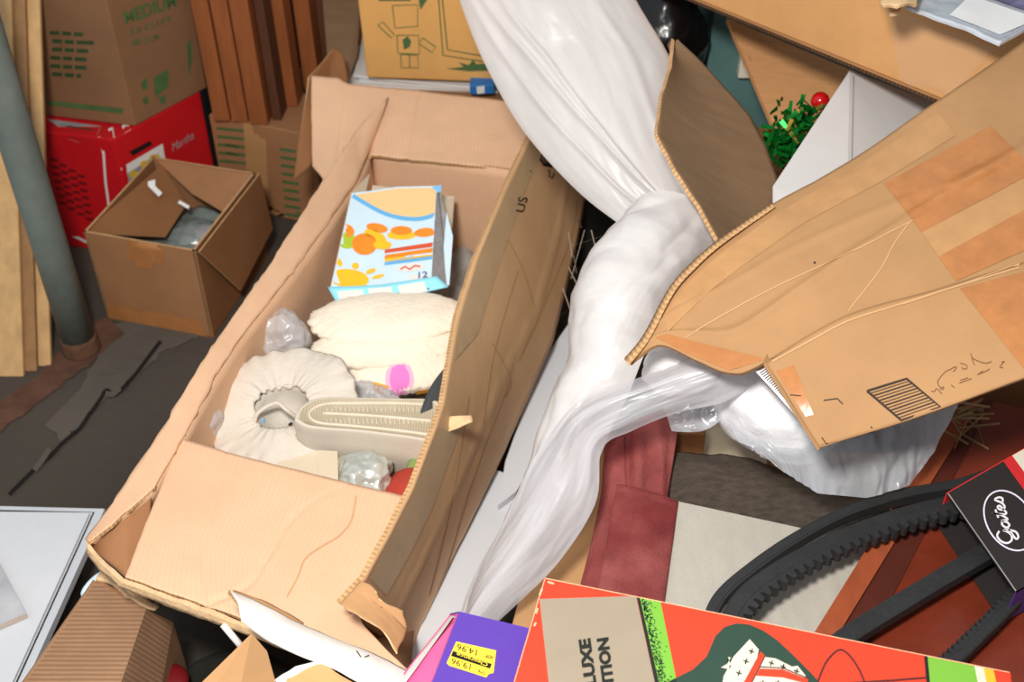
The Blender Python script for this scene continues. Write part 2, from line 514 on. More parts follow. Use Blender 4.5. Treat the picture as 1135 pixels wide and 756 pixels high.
def print_poly(name, on, px, m, parent, eps=0.0006):
    parent = owner(on, parent)
    pts = [hit(on, x, y, eps) for x, y in px]
    c = sum(pts, V((0, 0, 0))) / len(pts)
    n = V((0, 0, 0))
    for a, b in zip(pts, pts[1:] + pts[:1]): n += (a - c).cross(b - c)
    if n.dot(CAM - c) < 0: pts.reverse()
    return obj(name, pts, [list(range(len(pts)))], m, parent)
def print_grid(name, on, quad, m, parent, nu=8, nv=4, eps=0.0008):
    """quad: four pixels bl br tr tl; bent to the surface"""
    parent = owner(on, parent)
    bl, br, tr, tl = [V((x, y, 0)) for x, y in quad]
    G = []
    for j in range(nv + 1):
        row = []
        for i in range(nu + 1):
            u, v = i / nu, j / nv
            p = bl * (1 - u) * (1 - v) + br * u * (1 - v) + tr * u * v + tl * (1 - u) * v
            row.append(hit(on, p.x, p.y, eps))
        G.append(row)
    return surf(name, G, 0, m, parent)
def stroke_geo(on, px, w, eps):
    pts = [V((x, y, 0)) for x, y in px]
    verts = []; faces = []
    for k, p in enumerate(pts):
        d = (pts[min(k + 1, len(pts) - 1)] - pts[max(k - 1, 0)]).normalized()
        n = V((-d.y, d.x, 0)) * w / 2
        for q in (p + n, p - n): verts.append(hit(on, q.x, q.y, eps))
    for k in range(len(pts) - 1):
        f = [2 * k, 2 * k + 1, 2 * k + 3, 2 * k + 2]
        nn = (verts[f[1]] - verts[f[0]]).cross(verts[f[2]] - verts[f[0]])
        if nn.dot(CAM - verts[f[0]]) < 0: f.reverse()
        faces.append(f)
    return verts, faces
def strokes(name, on, lines, w, m, parent, eps=0.0008, sm=0):
    parent = owner(on, parent)
    V_, F_ = [], []
    for l in lines:
        if sm: l = [(p.x, p.y) for p in smooth_poly([V((x, y, 0)) for x, y in l], sm)]
        v, f = stroke_geo(on, l, w, eps)
        k = len(V_); V_ += v; F_ += [[i + k for i in q] for q in f]
    return obj(name, V_, F_, m, parent)
FONT = {}
def font_geo(s, bold=0.0, shear=0.0):
    key = (s, bold, shear)
    if key not in FONT:
        c = bpy.data.curves.new('font', 'FONT'); c.body = s; c.offset = bold; c.shear = shear; c.resolution_u = 3
        o = bpy.data.objects.new('font', c); COL.objects.link(o)
        dg = bpy.context.evaluated_depsgraph_get(); dg.update()
        me = o.evaluated_get(dg).to_mesh()
        vs = [v.co.copy() for v in me.vertices]; fs = [list(p.vertices) for p in me.polygons]
        o.evaluated_get(dg).to_mesh_clear()
        bpy.data.objects.remove(o); bpy.data.curves.remove(c)
        x0 = min(v.x for v in vs); x1 = max(v.x for v in vs); y0 = min(v.y for v in vs); y1 = max(v.y for v in vs)
        FONT[key] = ([((v.x - x0) / (x1 - x0), (v.y - y0) / (y1 - y0)) for v in vs], fs)
    return FONT[key]
def lettering(name, on, s, quad, m, parent, bold=0.0, shear=0.0, eps=0.0012):
    uv, fs = font_geo(s, bold, shear); parent = owner(on, parent)
    bl, br, tr, tl = [V((x, y, 0)) for x, y in quad]
    vs = []
    for u, v in uv:
        p = bl * (1 - u) * (1 - v) + br * u * (1 - v) + tr * u * v + tl * (1 - u) * v
        vs.append(hit(on, p.x, p.y, eps))
    return obj(name, vs, fs, m, parent)
def ell(cx, cy, rx, ry, rot=0, n=28, a0=0, a1=360):
    c, s = math.cos(math.radians(rot)), math.sin(math.radians(rot))
    out = []
    full = abs(a1 - a0) >= 360
    for k in range(n if full else n + 1):
        a = math.radians(a0 + (a1 - a0) * k / n)
        x, y = rx * math.cos(a), ry * math.sin(a)
        out.append((cx + x * c - y * s, cy + x * s + y * c))
    return out

# ================================================================== SETTING
fl = struct(obj('floor', [(-2.6, -0.4, 0), (2.2, -0.4, 0), (2.2, 3.6, 0), (-2.6, 3.6, 0)], [[0, 1, 2, 3]], 'concrete')); FLAT[fl.name] = 0.0
# worn strips and a broken joint run across the slab
def ragged(pts, step=7, amp=3.0):
    out = []
    for (x0, y0), (x1, y1) in zip(pts, pts[1:] + pts[:1]):
        n = max(1, int(math.hypot(x1 - x0, y1 - y0) / step))
        for k in range(n):
            x, y = x0 + (x1 - x0) * k / n, y0 + (y1 - y0) * k / n
            out.append((x + amp * noise.noise(V((x * .13, y * .13, 1))) * 2, y + amp * noise.noise(V((x * .13, y * .13, 8))) * 2))
    return out
print_poly('worn_slab', fl, ragged([(126, 360), (150, 352), (245, 360), (178, 392), (140, 428), (112, 446), (70, 492), (52, 470), (88, 432)]), 'concrete_worn', fl, 0.002)
print_poly('rust_strip', fl, ragged([(-30, 502), (-30, 462), (40, 418), (62, 392), (118, 350), (138, 370), (92, 408), (48, 442)], 7, 2.0), 'concrete_rust', fl, 0.003)
strokes('joint', fl, [[(178, 378), (165, 395), (150, 415), (140, 425)], [(142, 424), (128, 437), (118, 432), (112, 441), (100, 458)],
                     [(100, 457), (88, 475), (70, 490), (55, 506), (36, 522), (10, 548)]], 4.0, 'crack', fl, 0.004, 3)
strokes('chipped_edge', fl, [[(133, 430), (124, 437), (117, 436)], [(55, 497), (46, 511), (38, 521)]], 6.0, 'concrete_worn', fl, 0.005, 3)
struct(obj('wall_back', [(-2.6, 3.3, 0), (2.2, 3.3, 0), (2.2, 3.3, 2.6), (-2.6, 3.3, 2.6)], [[0, 1, 2, 3]], 'wall_dark'))
struct(obj('wall_right', [(1.75, -0.4, 0), (1.75, 3.3, 0), (1.75, 3.3, 2.6), (1.75, -0.4, 2.6)], [[0, 3, 2, 1]], 'wall_dark'))

# ================================================================== LEFT SIDE
# steel post
t = thing('metal_post', 'grey-green painted round steel post standing on the concrete floor', 'post')
b0 = Z(91, 388, 0)
tube('shaft', [b0 + V((0, 0, z)) for z in (0.012, 0.3, 0.7, 1.1, 1.6, 2.4)], 0.034, 'pole_paint', t, 28)
tube('foot', [b0 + V((0, 0, z)) for z in (0.0, 0.008, 0.03, 0.04)], 0.040, 'pole_rust', t, 28, 0.036)

# leaning boards
lean = V((0, 0.58, 0.81)).normalized()
bx0 = Z(26, 418, 0)
for k, (dx, dy, w, m, lab) in enumerate([
        (0.0, 0.0, 0.34, 'board_wood', 'pale knotty plank nearest the camera, leaning behind the steel post'),
        (0.022, 0.0165, 0.34, 'board_wood_dark', 'darker middle plank of the three leaning behind the steel post'),
        (0.046, 0.033, 0.35, 'board_wood', 'pale rearmost plank, longest to the side, leaning behind the steel post')]):
    o = bx0 + V((dx - w, dy, 0.001))
    nrm = V((1, 0, 0)).cross(lean).normalized()
    tag(block('wooden_plank', o, V((w, 0, 0)), -nrm * 0.012 if nrm.y < 0 else nrm * 0.012, lean * 1.25, m, None, 0.002), lab, 'plank', 'planks leaning by the post')

def open_dir(a, b): return (b - a)

# red box and carton on it
BACK = V((-0.02, 0.07, 0))
t = thing('red_product_box', 'glossy red printed product box under the green-lettered carton', 'box')
c0 = Z(156, 312, 0) + V((-0.02, 0.10, 0))
exl = (Z(40, 297, 0) - Z(156, 312, 0))
cr_t = Z(215, 105, 0.308)
exr = V((cr_t.x - c0.x, cr_t.y - c0.y, 0)) * 1.08
rb = block('body', c0, exl, exr, V((0, 0, 0.308)), 'red_print', t, 0.003)
for k in range(7):
    y = 176 + k * 8.0
    strokes('printed_line', rb, [[(56 + k * 1.6 + 2 * s, y + 1.2 * s), (64 + k * 1.6 + 2 * s, y + 2 + 1.2 * s)] for s in (0, 5, 10, 15)], 3.0, 'red_dark', t)
print_poly('printed_panel', rb, [(52, 132), (112, 140), (108, 150), (88, 158), (76, 154), (64, 140)], 'grey_print', t)
print_poly('printed_panel', rb, [(66, 138), (104, 144), (96, 154), (78, 152)], 'wall_dark', t, 0.001)
print_poly('printed_picture', rb, [(134, 186), (180, 159), (184, 182), (188, 250), (142, 250)], 'white_print', t)
print_poly('printed_picture', rb, [(141, 192), (175, 170), (178, 200), (150, 232), (146, 230)], 'grey_print', t, 0.001)
print_poly('printed_flower', rb, ell(148, 193, 5, 4), 'yellow_print', t, 0.0015)
print_poly('printed_flower', rb, ell(160, 182, 5, 4), 'yellow_print', t, 0.0015)
print_poly('printed_flower', rb, ell(171, 175, 6, 4), 'yellow_print', t, 0.0015)
print_poly('printed_bar', rb, [(143, 168), (166, 156), (169, 160), (147, 173)], 'black_print', t)
print_poly('printed_bar', rb, [(120, 143), (125, 141), (127, 153), (122, 155)], 'white_print', t)
print_poly('printed_bar', rb, [(135, 140), (140, 134), (145, 144), (138, 148)], 'white_print', t)
lettering('lettering', rb, 'Martha', [(191, 168), (215, 153), (213, 145), (189, 160)], 'grey_print', t, 0.0, 0.3)
print_poly('printed_panel', rb, [(80, 262), (87, 262), (96, 306), (88, 306)], 'white_print', t)
strokes('worn_edge', rb, [[(110, 152), (115, 170), (117, 200), (121, 230)]], 2.5, 'white_print', t)
# black box slot behind red box
t2 = thing('black_box', 'narrow black printed box squeezed behind the red box', 'box')
p0 = c0 + exr * 1.02
block('body', p0, exl * 0.7, exr.normalized() * 0.035, V((0, 0, 0.34)), 'black_print', t2, 0.002)

t = thing('moving_carton', 'tall brown carton with green lettering stacked on the red box', 'carton')
c0 = Z(150, 140, 0.310)
e1 = Z(50, 128, 0.310) - c0
e2 = Z(228, 98, 0.310) - c0
mc = block('body', c0, e1, e2 * 1.02, V((0, 0, 0.46)), 'kraft_old', t, 0.003)
print_grid('printed_band', mc, [(52, 111), (137, 120), (136, 126), (52, 116)], 'print_green', t)
for k, (a, b) in enumerate([(55, 92), (58, 104), (58, 98), (56, 96), (56, 96), (58, 90)]):
    y = 36 + k * 9.2
    strokes('printed_line', mc, [[(a, y), (a + 11, y + .6)], [(a + 14, y + .8), (a + 24, y + 1.4)], [(a + 27, y + 1.6), (b, y + 2.2)]], 4.2, 'print_green_dark', t)
lettering('lettering', mc, 'MEDIUM', [(139, 27), (196, 7), (194, -8), (136, 13)], 'print_green', t, 0.03)
lettering('lettering', mc, '3.0 CU.FT', [(144, 40), (190, 24), (189, 18), (143, 33)], 'print_green', t, 0.01)
lettering('lettering', mc, '.085 CU.M', [(145, 52), (176, 44), (175, 37), (144, 45)], 'print_green', t, 0.01)
print_poly('printed_block', mc, [(207, 48), (222, 36), (226, 72), (209, 84)], 'print_green', t)
for q in ([(156, 92), (162, 86), (164, 98), (158, 100)], [(170, 86), (186, 76), (187, 96), (172, 108)], [(157, 110), (163, 106), (165, 114), (160, 116)], [(176, 108), (184, 104), (183, 114), (178, 116)]):
    print_poly('printed_emblem', mc, q, 'print_green', t)

# small open carton on the floor
t = thing('open_carton', 'small open brown carton standing on the floor before the red box', 'carton')
fb0, fb1 = Z(120, 353, 0), Z(236, 375, 0)
ex = fb1 - fb0
ey = (Z(298, 285, 0) - fb1)
hz = V((0, 0, 0.228)); th = 0.005
nin = V((-ex.y, ex.x, 0)).normalized() * th
fw = slab('front_panel', [fb0, fb1, fb1 + hz, fb0 + hz], th, 'kraft_dim', t, 'kraft_edge')
def wall(name, a, b, h, m, par, inner):
    return slab(name, [a, b, b + h, a + h], th, m, par, 'kraft_edge', direction=inner)
exn = ex.normalized() * th
rw_small = wall('side_panel', fb1, fb1 + ey, hz, 'kraft_dim_dark', t, -exn)  # darker copy of the front's card, shade painted on the turned side
wall('side_panel', fb0, fb0 + ey, hz, 'kraft_dim_dark', t, exn)
wall('back_panel', fb0 + ey, fb1 + ey, hz, 'kraft_dim', t, -ey.normalized() * th)
slab('bottom_panel', [fb0 + V((0, 0, .005)), fb1 + V((0, 0, .005)), fb1 + ey + V((0, 0, .005)), fb0 + ey + V((0, 0, .005))], 0.004, 'kraft_dim', t)
A, B_, C_, D_ = fb0 + hz, fb1 + hz, fb1 + ey + hz, fb0 + ey + hz
# flaps: far one folded in and lit, side one drooping in and outer one hanging down in a painted shade tone
slab('flap', [D_, C_, P(252, 238, 2.56), P(212, 214, 2.58)], 0.004, 'kraft_dim', t, 'kraft_edge')
slab('flap', [A + V((0, 0, -.002)), P(180, 182, 2.62), P(207, 226, 2.60), P(184, 262, 2.52)], 0.004, 'kraft_dim_dark', t, 'kraft_edge')
off = ex.normalized() * 0.012
slab('flap', [B_ + off, C_ + off, fb1 + ey * 0.95 + hz * 0.42 + off * 2.5, fb1 + ey * 0.30 + hz * 0.30 + off * 3.0], 0.004, 'kraft_dim_dark', t, 'kraft_edge')
print_grid('tape', fw, [(143, 287), (181, 292), (183, 265), (140, 261)], 'tape_orange', t)
print_grid('tape', fw, [(150, 296), (170, 298), (170, 288), (150, 286)], 'tape_orange', t, eps=0.0012)
print_grid('tape', fw, [(121, 352), (236, 374), (233, 357), (119, 336)], 'tape_orange', t)
strokes('scratch', fw, [[(152, 275), (162, 282), (170, 286)], [(154, 347), (158, 350)], [(168, 347), (172, 350)]], 1.2, 'white_print', t)
sb = [P(164, 201, 2.55), P(172, 199, 2.55), P(172, 206, 2.55), P(180, 214, 2.55), P(176, 218, 2.55), P(164, 206, 2.55)]
slab('torn_label', sb, 0.001, 'paper_white', t)
slab('torn_label', [P(199, 222, 2.55), P(210, 228, 2.55), P(209, 232, 2.55), P(197, 225, 2.55)], 0.001, 'paper_white', t)
cc = (A + B_ + C_ + D_) / 4
jar = thing('glass_jar', 'greyish glass jar lying inside the small open carton', 'jar')
blob('body', P(212, 262, 2.60), V((0.06, 0.02, 0)), V((-0.02, 0.05, 0.0)), V((0, 0, 0.030)), 'glass_grey', jar, 50, 30, 0.1, 12, crump=0.08, csc=30)
blob('lid', P(228, 258, 2.58), V((0.034, 0, 0)), V((0, 0.03, 0)), V((0, 0, 0.014)), 'grey_print', jar, 18, 10)
pp = thing('packing_paper', 'crumpled grey packing paper under the glass jar in small carton', 'paper')
G = ruled([fb0 + ex * .05 + ey * .06 + V((0, 0, .12)), fb1 - ex * .05 + ey * .06 + V((0, 0, .12))], [fb0 + ex * .05 + ey * .94 + V((0, 0, .12)), fb1 - ex * .05 + ey * .94 + V((0, 0, .12))], 24, 24)
surf('crumpled_sheet', G, 0.001, 'glass_grey', pp, disp=lambda u, v, p: 0.018 * fbm(p, 16))

# carton below the slatted wood
t = thing('taped_carton', 'pale brown carton carrying the upright wooden slats', 'carton')
c0 = Z(231, 127, 0.25); e1 = Z(345, 150, 0.25) - c0; e1.z = 0
e2 = V((-e1.y, e1.x, 0)).normalized() * 0.17
tcb = block('body', V((c0.x, c0.y, 0)), e1 * 1.02, e2, V((0, 0, 0.25)), 'kraft_dim', t, 0.003)
for (x, y, w, h) in ((240, 142, 30, 46), (310, 165, 18, 90), (250, 160, 14, 20)):
    for k in range(int(h / 9)):
        strokes('printed_line', tcb, [[(x + k * .8, y + k * 9), (x + w + k * .8, y + 3 + k * 9)]], 3.2, 'print_green', t)
print_grid('tape', tcb, [(278, 290), (302, 296), (294, 139), (270, 136)], 'tape_clear', t, 3, 8)

# slatted wood: uprights of a folded rack
t = thing('slatted_rack', 'folded brown wooden rack with upright slats on pale carton', 'rack')
zt = 0.252
def upright(px, py, wpx, depth, m, dz=0.9, shift=0.0):
    a = Z(px, py, zt) + V((0, shift, 0)); b = Z(px + wpx, py + wpx * 0.04, zt) + V((0, shift, 0))
    w = b - a; w.z = 0
    block('slat', a, w, V((-w.y, w.x, 0)).normalized() * depth, V((-0.012, 0, dz)), m, t, 0.002)
upright(237, 134, 18, 0.07, 'slat_wood')
upright(257, 135, 18, 0.07, 'slat_wood')
upright(277, 138, 20, 0.08, 'slat_wood')
upright(302, 133, 10, 0.06, 'slat_wood_dark')
upright(314, 118, 16, 0.06, 'slat_wood', shift=0.0)
upright(336, 106, 17, 0.06, 'slat_wood', shift=0.03)
a = Z(237, 128, zt); b = Z(372, 110, zt)
w = b - a
block('cross_rail', a + V((0, 0.08, 0.0)), w, V((0, 0.03, 0)), V((0, 0, 0.05)), 'slat_wood_dark', t, 0.002)
block('back_board', a + V((0, 0.12, 0.0)), w, V((0, 0.015, 0)), V((-0.02, 0, 0.9)), 'slat_wood_dark', t, 0.002)

# carton under the robot-print carton, papers, robot carton
t = thing('shelf_carton', 'plain brown carton hidden behind the long carton, carrying papers', 'carton')
block('body', V((-0.365, 2.31, 0)), V((0.43, 0.03, 0)), V((-0.03, 0.5, 0)), V((0, 0, 0.335)), 'kraft_dim', t, 0.003)
t = thing('printed_carton', 'orange-brown carton with green box-figure print behind the long carton', 'carton')
c0 = Z(407, 86, 0.372); e1 = Z(560, 92, 0.372) - c0
rc = block('body', c0, e1 * 1.1, V((-0.02, 0.32, 0)), V((-0.012, 0.0, 0.42)), 'robot_card', t, 0.003)
strokes('printed_figure', rc, [[(435, 6), (463, 5), (463, 29), (438, 31), (435, 6)], [(440, 39), (464, 39), (465, 60), (441, 59), (440, 39)],
                              [(444, 60), (463, 61), (464, 75), (445, 75), (444, 60)], [(419, 28), (424, 24), (437, 38), (434, 42), (419, 28)],
                              [(469, 42), (483, 52), (479, 58), (464, 48), (469, 42)], [(454, 61), (454, 75)]], 1.1, 'print_green', t)
print_poly('printed_emblem', rc, [(446, 44), (452, 40), (456, 46), (454, 52), (448, 55)], 'print_green', t)
strokes('printed_frame', rc, [[(486, -4), (491, 61), (535, 68)], [(490, -4), (496, 55), (535, 62)]], 1.4, 'print_green', t)
print_poly('printed_emblem', rc, [(464, 0), (476, -4), (466, 11)], 'print_green', t)
print_poly('printed_emblem', rc, [(494, 76), (514, 74), (508, 69), (520, 72), (524, 66), (528, 71), (552, 69), (552, 78), (520, 79)], 'print_green', t)
strokes('printed_frame', rc, [[(420, 0), (455, 0)]], 2.0, 'print_green', t)
t = thing('paper_pile', 'flat white papers lying under the green-printed carton', 'papers')
for k, (x0, y0, x1, y1, z) in enumerate([(385, 96, 552, 104, .336), (398, 92, 545, 103, .344), (392, 86, 540, 101, .352)]):
    a, b = Z(x0, y0, z), Z(x1, y1, z)
    block('paper', a, b - a, V((0.0, 0.2, 0)), V((0, 0, 0.006)), 'paper_white', t, 0.001)
t = thing('blue_packet', 'small blue and white packet beside the papers under plastic', 'packet')
a, b = Z(521, 105, .36), Z(548, 104, .36)
bp = block('body', a, b - a, V((0.0, 0.10, 0)), V((0, 0, 0.022)), 'blue_print', t, 0.002)
print_poly('printed_panel', bp, [(528, 96), (537, 95), (537, 103), (529, 104)], 'white_print', t)
t = thing('cardboard_sheet', 'grey-brown cardboard sheet standing behind the slatted rack', 'sheet')
slab('sheet', PL([(357, -8, 2.72), (400, -8, 2.72), (396, 60, 2.66), (384, 92, 2.62), (365, 90, 2.62)]), 0.006, 'kraft_grey', t, 'kraft_edge')

# ================================================================== LONG OPEN CARTON
t = LC = thing('long_carton', 'long open brown carton full of caps and shoes, centre of the heap', 'carton')
zt = 0.38
inner = [(412, 166), (396, 203), (325, 302), (268, 375), (238, 420), (206, 482), (170, 545), (101, 602)]
Lin = ZL(inner, zt)
Lbot = []
for k, p in enumerate(Lin):
    f = k / (len(Lin) - 1)
    Lbot.append(V((p.x + 0.02 * (1 - f), p.y + 0.26 * f ** 2, 0.006)))
surf('left_wall', ruled(Lin, Lbot, 60, 16), 0.006, 'kraft', t, 'kraft_edge', disp=lambda u, v, p: 0.004 * fbm(p, 6) if v > .05 else 0)
outer = [(431, 107, .44), (398, 140, .425), (350, 213, .41), (299, 292, .40), (240, 378, .395), (190, 455, .39), (150, 518, .385), (94, 597, .375)]
Lout = [Z(*p) for p in outer]
inner_up = [p + V((0, 0, 0.003)) for p in Lin]
def lipd(u, v, p): return 0.004 * fbm(p, 9) * v + 0.003 * math.sin(u * 40) * v * (1 - v)
surf('left_flap', ruled(inner_up, Lout, 90, 6), 0.005, 'kraft', t, 'kraft_edge', disp=lipd, rough=0.0028)
# rear wall inside and tall rear flap
RB = [Z(412, 168, zt), Z(500, 179, zt), Z(575, 190, zt)]
surf('back_wall', ruled(RB, [V((p.x, p.y, 0.006)) for p in RB], 24, 16), 0.006, 'kraft', t, 'kraft_edge')
top_edge = PL([(345, 84, 2.44), (375, 86, 2.44), (384, 92, 2.44), (430, 97, 2.44), (520, 106, 2.43), (582, 114, 2.42)])
bot_edge = PL([(346, 184, 2.40), (363, 206, 2.37), (412, 172, 2.335), (500, 181, 2.315), (590, 193, 2.30)])
def backd(u, v, p):
    d = 0.004 * fbm(p, 5)
    for c in (0.17, 0.39, 0.5):
        d += 0.0025 * math.exp(-((u - c) / 0.006) ** 2)
    return d
surf('back_flap', ruled(top_edge, bot_edge, 120, 30), 0.006, 'kraft', t, 'kraft_edge', disp=backd, rough=0.0012)
surf('corner_flap', ruled(PL([(343, 86, 2.45), (352, 76, 2.47), (372, 52, 2.52), (381, 62, 2.52)]), PL([(325, 200, 2.42), (345, 184, 2.43), (362, 120, 2.48), (386, 88, 2.50)]), 20, 20), 0.005, 'kraft_dim_dark', t, 'kraft_edge', rough=0.001)  # flap in shadow, the shade put into its darker card colour
# floor of the carton
slab('bottom_panel', [V((-0.50, 1.29, .012)), V((-0.19, 1.10, .012)), V((0.06, 1.98, .012)), V((-0.26, 2.04, .012))], 0.006, 'kraft', t)
# folded-in front flap and the wall below it
FA, FB = ZL([(200, 485), (262, 503), (330, 520), (395, 537), (446, 549)], 0.378), ZL([(138, 640), (205, 662), (270, 686), (360, 712), (455, 745)], 0.374)
def ffd(u, v, p):
    d = 0.003 * fbm(p, 4)
    d -= 0.004 * math.exp(-((u - 0.78 + 0.45 * v + 0.06 * math.sin(v * 7)) / 0.012) ** 2) * (0.2 + v)
    d -= 0.002 * math.exp(-((u - 0.22 - 0.1 * v) / 0.010) ** 2)
    return d
FR = ZL([(446, 549), (431, 598), (412, 636), (394, 668), (402, 692), (426, 718), (455, 745)], 0.376)
FR[0] = FA[-1]; FR[-1] = FB[-1]
front = surf('front_flap', coons(FA, FB, [FA[0], FB[0]], FR, 110, 50), 0.006, 'kraft', t, 'kraft_edge', disp=ffd, rough=0.0009)
strokes('worn_crease', front, [[(395, 550), (392, 566), (388, 580), (375, 595), (355, 607), (338, 620), (330, 640), (318, 662)]], 1.6, 'crease_brown', t, 0.0009, 4)
surf('front_wall', ruled([p - V((0, 0, .010)) for p in FB], [V((-0.49, 1.33, 0.01)), V((-0.16, 1.19, 0.01))], 20, 10), 0.006, 'kraft_dim', t, 'kraft_edge')
surf('torn_hinge', ruled(ZL([(134, 644), (205, 668), (268, 692), (330, 716)], 0.372), ZL([(128, 650), (200, 677), (262, 700), (325, 724)], 0.355), 50, 3), 0.004, 'kraft_torn', t, rough=0.003)
# inner corner piece on the near left
surf('corner_flap', ruled(ZL([(98, 604), (118, 586), (168, 541)], 0.376), [Z(104, 612, .34), Z(140, 640, 0.33), Z(166, 620, 0.33)], 24, 10), 0.005, 'kraft_dim', t, 'kraft_edge', rough=0.001)
surf('torn_hinge', ruled([Z(97, 605, .376), Z(112, 622, .372), Z(136, 646, .368)], [Z(96, 614, .36), Z(110, 632, .355), Z(134, 652, .355)], 20, 3), 0.004, 'kraft_torn', t, rough=0.003)
# side wall nearest the middle, its outer face seen
rt = [(590, 142, .45), (560, 205, .45), (526, 285, .45), (506, 350, .45), (498, 400, .45), (490, 445, .445), (482, 470, .445), (455, 540, .44), (430, 590, .44), (402, 640, .44), (376, 668, .44)]
Rt = [Z(*p) for p in rt]
rbm = [(652, 208, .20), (640, 270, .18), (612, 380, .15), (560, 500, .12), (500, 622, .10), (470, 690, .09), (442, 724, .09)]
Rb = [Z(*p) for p in rbm]
def rwd(u, v, p):
    d = 0.002 * fbm(p, 4) + 0.006 * math.sin(v * math.pi) * math.sin(u * 3)
    d += 0.003 * math.exp(-((v - 0.62 - 0.1 * math.sin(u * 6)) / 0.02) ** 2)
    return d
rw = surf('right_wall', ruled(Rt, Rb, 100, 24), 0.006, 'kraft_wall', t, 'kraft_edge', disp=rwd, rough=0.0012)
surf('inner_lining', ruled([p - V((0.012, 0, 0.07)) for p in Rt[:9]], [V((p.x - 0.01, p.y + 0.02, 0.02)) for p in Rt[:9]], 40, 6), 0.004, 'kraft', t)
def strip(name, on, left, right, m, par, n=24, eps=0.0009):
    par = owner(on, par)
    l = sample([V((x, y, 0)) for x, y in left], n); r = sample([V((x, y, 0)) for x, y in right], n)
    G = [[hit(on, l[i].x, l[i].y, eps), hit(on, (l[i].x + r[i].x) / 2, (l[i].y + r[i].y) / 2, eps), hit(on, r[i].x, r[i].y, eps)] for i in range(n + 1)]
    return surf(name, G, 0, m, par)
strip('tape', rw, [(592, 148), (564, 206), (530, 285), (511, 350), (503, 400)], [(604, 163), (584, 206), (556, 285), (537, 345), (530, 370)], 'tape_pale', t)
strip('tape', rw, [(484, 476), (458, 544), (433, 594), (408, 640)], [(512, 470), (480, 560), (456, 610), (428, 660)], 'tape_pale', t)
strokes('scuff_line', rw, [[(560, 260), (580, 300), (592, 340)], [(640, 220), (632, 265), (600, 345), (575, 400)], [(574, 300), (548, 390), (536, 470)], [(545, 380), (566, 420), (560, 440)],
                          [(520, 440), (500, 560), (476, 660)], [(566, 420), (520, 545), (480, 690)]], 1.1, 'crease_brown', t, 0.0008, 4)
lettering('lettering', rw, 'US', [(580, 236), (585, 219), (574, 218), (571, 234)], 'print_black', t, 0.01)
print_poly('printed_emblem', rw, [(594, 172), (598, 160), (604, 166), (613, 178), (612, 186), (602, 184)], 'print_black', t)
print_poly('printed_emblem', rw, ell(604, 176, 5, 5), 'kraft_grey', t, 0.0012)
strokes('printed_emblem', rw, [[(608, 188), (609, 196), (612, 198), (614, 192)], [(587, 189), (590, 192), (592, 182)]], 1.6, 'print_black', t)
# curled torn paper tongue at the near end, and a peeled bit half way
surf('torn_tongue', ruled(ZL([(377, 668), (388, 655), (400, 643)], 0.452), [Z(441, 724, .43), Z(452, 700, .42), Z(447, 678, .44)], 20, 24), 0.002, 'kraft_brown', t, 'kraft_torn',
     disp=lambda u, v, p: 0.012 * math.sin(v * 3.1) + 0.004 * fbm(p, 14), rough=0.003)
surf('peeled_tab', ruled(PL([(478, 465, 1.74), (500, 462, 1.735), (523, 460, 1.74)]), PL([(486, 488, 1.735), (500, 479, 1.73), (523, 468, 1.735)]), 14, 8), 0.003, 'kraft_torn', t, rough=0.002,
     disp=lambda u, v, p: 0.006 * math.sin(u * 3))

# ------------------------------------------------------------------ contents of the long carton
def in_box(f, s, z):
    """f: 0 near end .. 1 far end, s: 0 left wall .. 1 right wall"""
    a = V((-0.53, 1.08, 0)).lerp(V((-0.30, 1.98, 0)), f); b = V((-0.20, 1.05, 0)).lerp(V((-0.01, 1.93, 0)), f)
    p = a.lerp(b, s); p.z = z
    return p
t = thing('crumpled_liner', 'crumpled grey plastic film lining the bottom of the long carton', 'plastic')
G = [[in_box(j / 40, i / 20, 0.19) for i in range(21)] for j in range(41)]
surf('film', G, 0.001, 'filler_film', t, disp=lambda u, v, p: 0.05 * fbm(p, 9) + 0.015 * fbm(p, 30))

# fruit picture box
t = thing('fruit_carton', 'opened white and blue food carton with printed oranges, inside long carton', 'food carton')
fq = [P(366, 322, 2.10), P(478, 312, 2.10), P(484, 206, 2.20)]
fn_ = (fq[1] - fq[0]).cross(fq[2] - fq[0]).normalized()
def on_face(px, py):
    r = ray(px, py)
    return CAM + r * ((fq[0] - CAM).dot(fn_) / r.dot(fn_))
fq.append(on_face(390, 214))
ff = slab('front_face', [fq[0], fq[1], fq[2], on_face(440, 207), on_face(415, 211), fq[3]], 0.002, 'pale_blue', t)
dep = V((0.03, 0.075, 0.0))
slab('back_face', [fq[0] + dep, fq[1] + dep * 1.0, fq[2] + dep * 0.95 + V((0, 0, -.07)), fq[3] + dep + V((0, 0, -.03))], 0.002, 'card_beige', t)
slab('side_face', [fq[1], P(497, 317, 2.13), P(501, 268, 2.17), P(487, 208, 2.21), fq[2]], 0.002, 'grey_print', t)
slab('side_face', [P(488, 318, 2.125), P(498, 316, 2.128), P(502, 262, 2.165), P(495, 235, 2.185)], 0.002, 'pale_blue', t)
slab('side_face', [fq[0], fq[0] + dep, fq[3] + dep * .9, fq[3]], 0.002, 'card_beige', t)
slab('blue_corner', [P(479, 207, 2.195), P(489, 205, 2.195), P(489, 213, 2.195), P(482, 214, 2.195)], 0.002, 'sky_print', t)
lip = surf('bottom_lip', ruled(PL([(363, 318, 2.095), (420, 316, 2.09), (484, 306, 2.095)]), PL([(372, 334, 2.085), (430, 333, 2.08), (497, 318, 2.09)]), 20, 4), 0.002, 'mint_print', t)
print_grid('printed_panel', lip, [(376, 332), (404, 331), (402, 321), (374, 323)], 'white_print', t)
print_grid('printed_panel', lip, [(410, 331), (436, 330), (434, 318), (408, 320)], 'white_print', t)
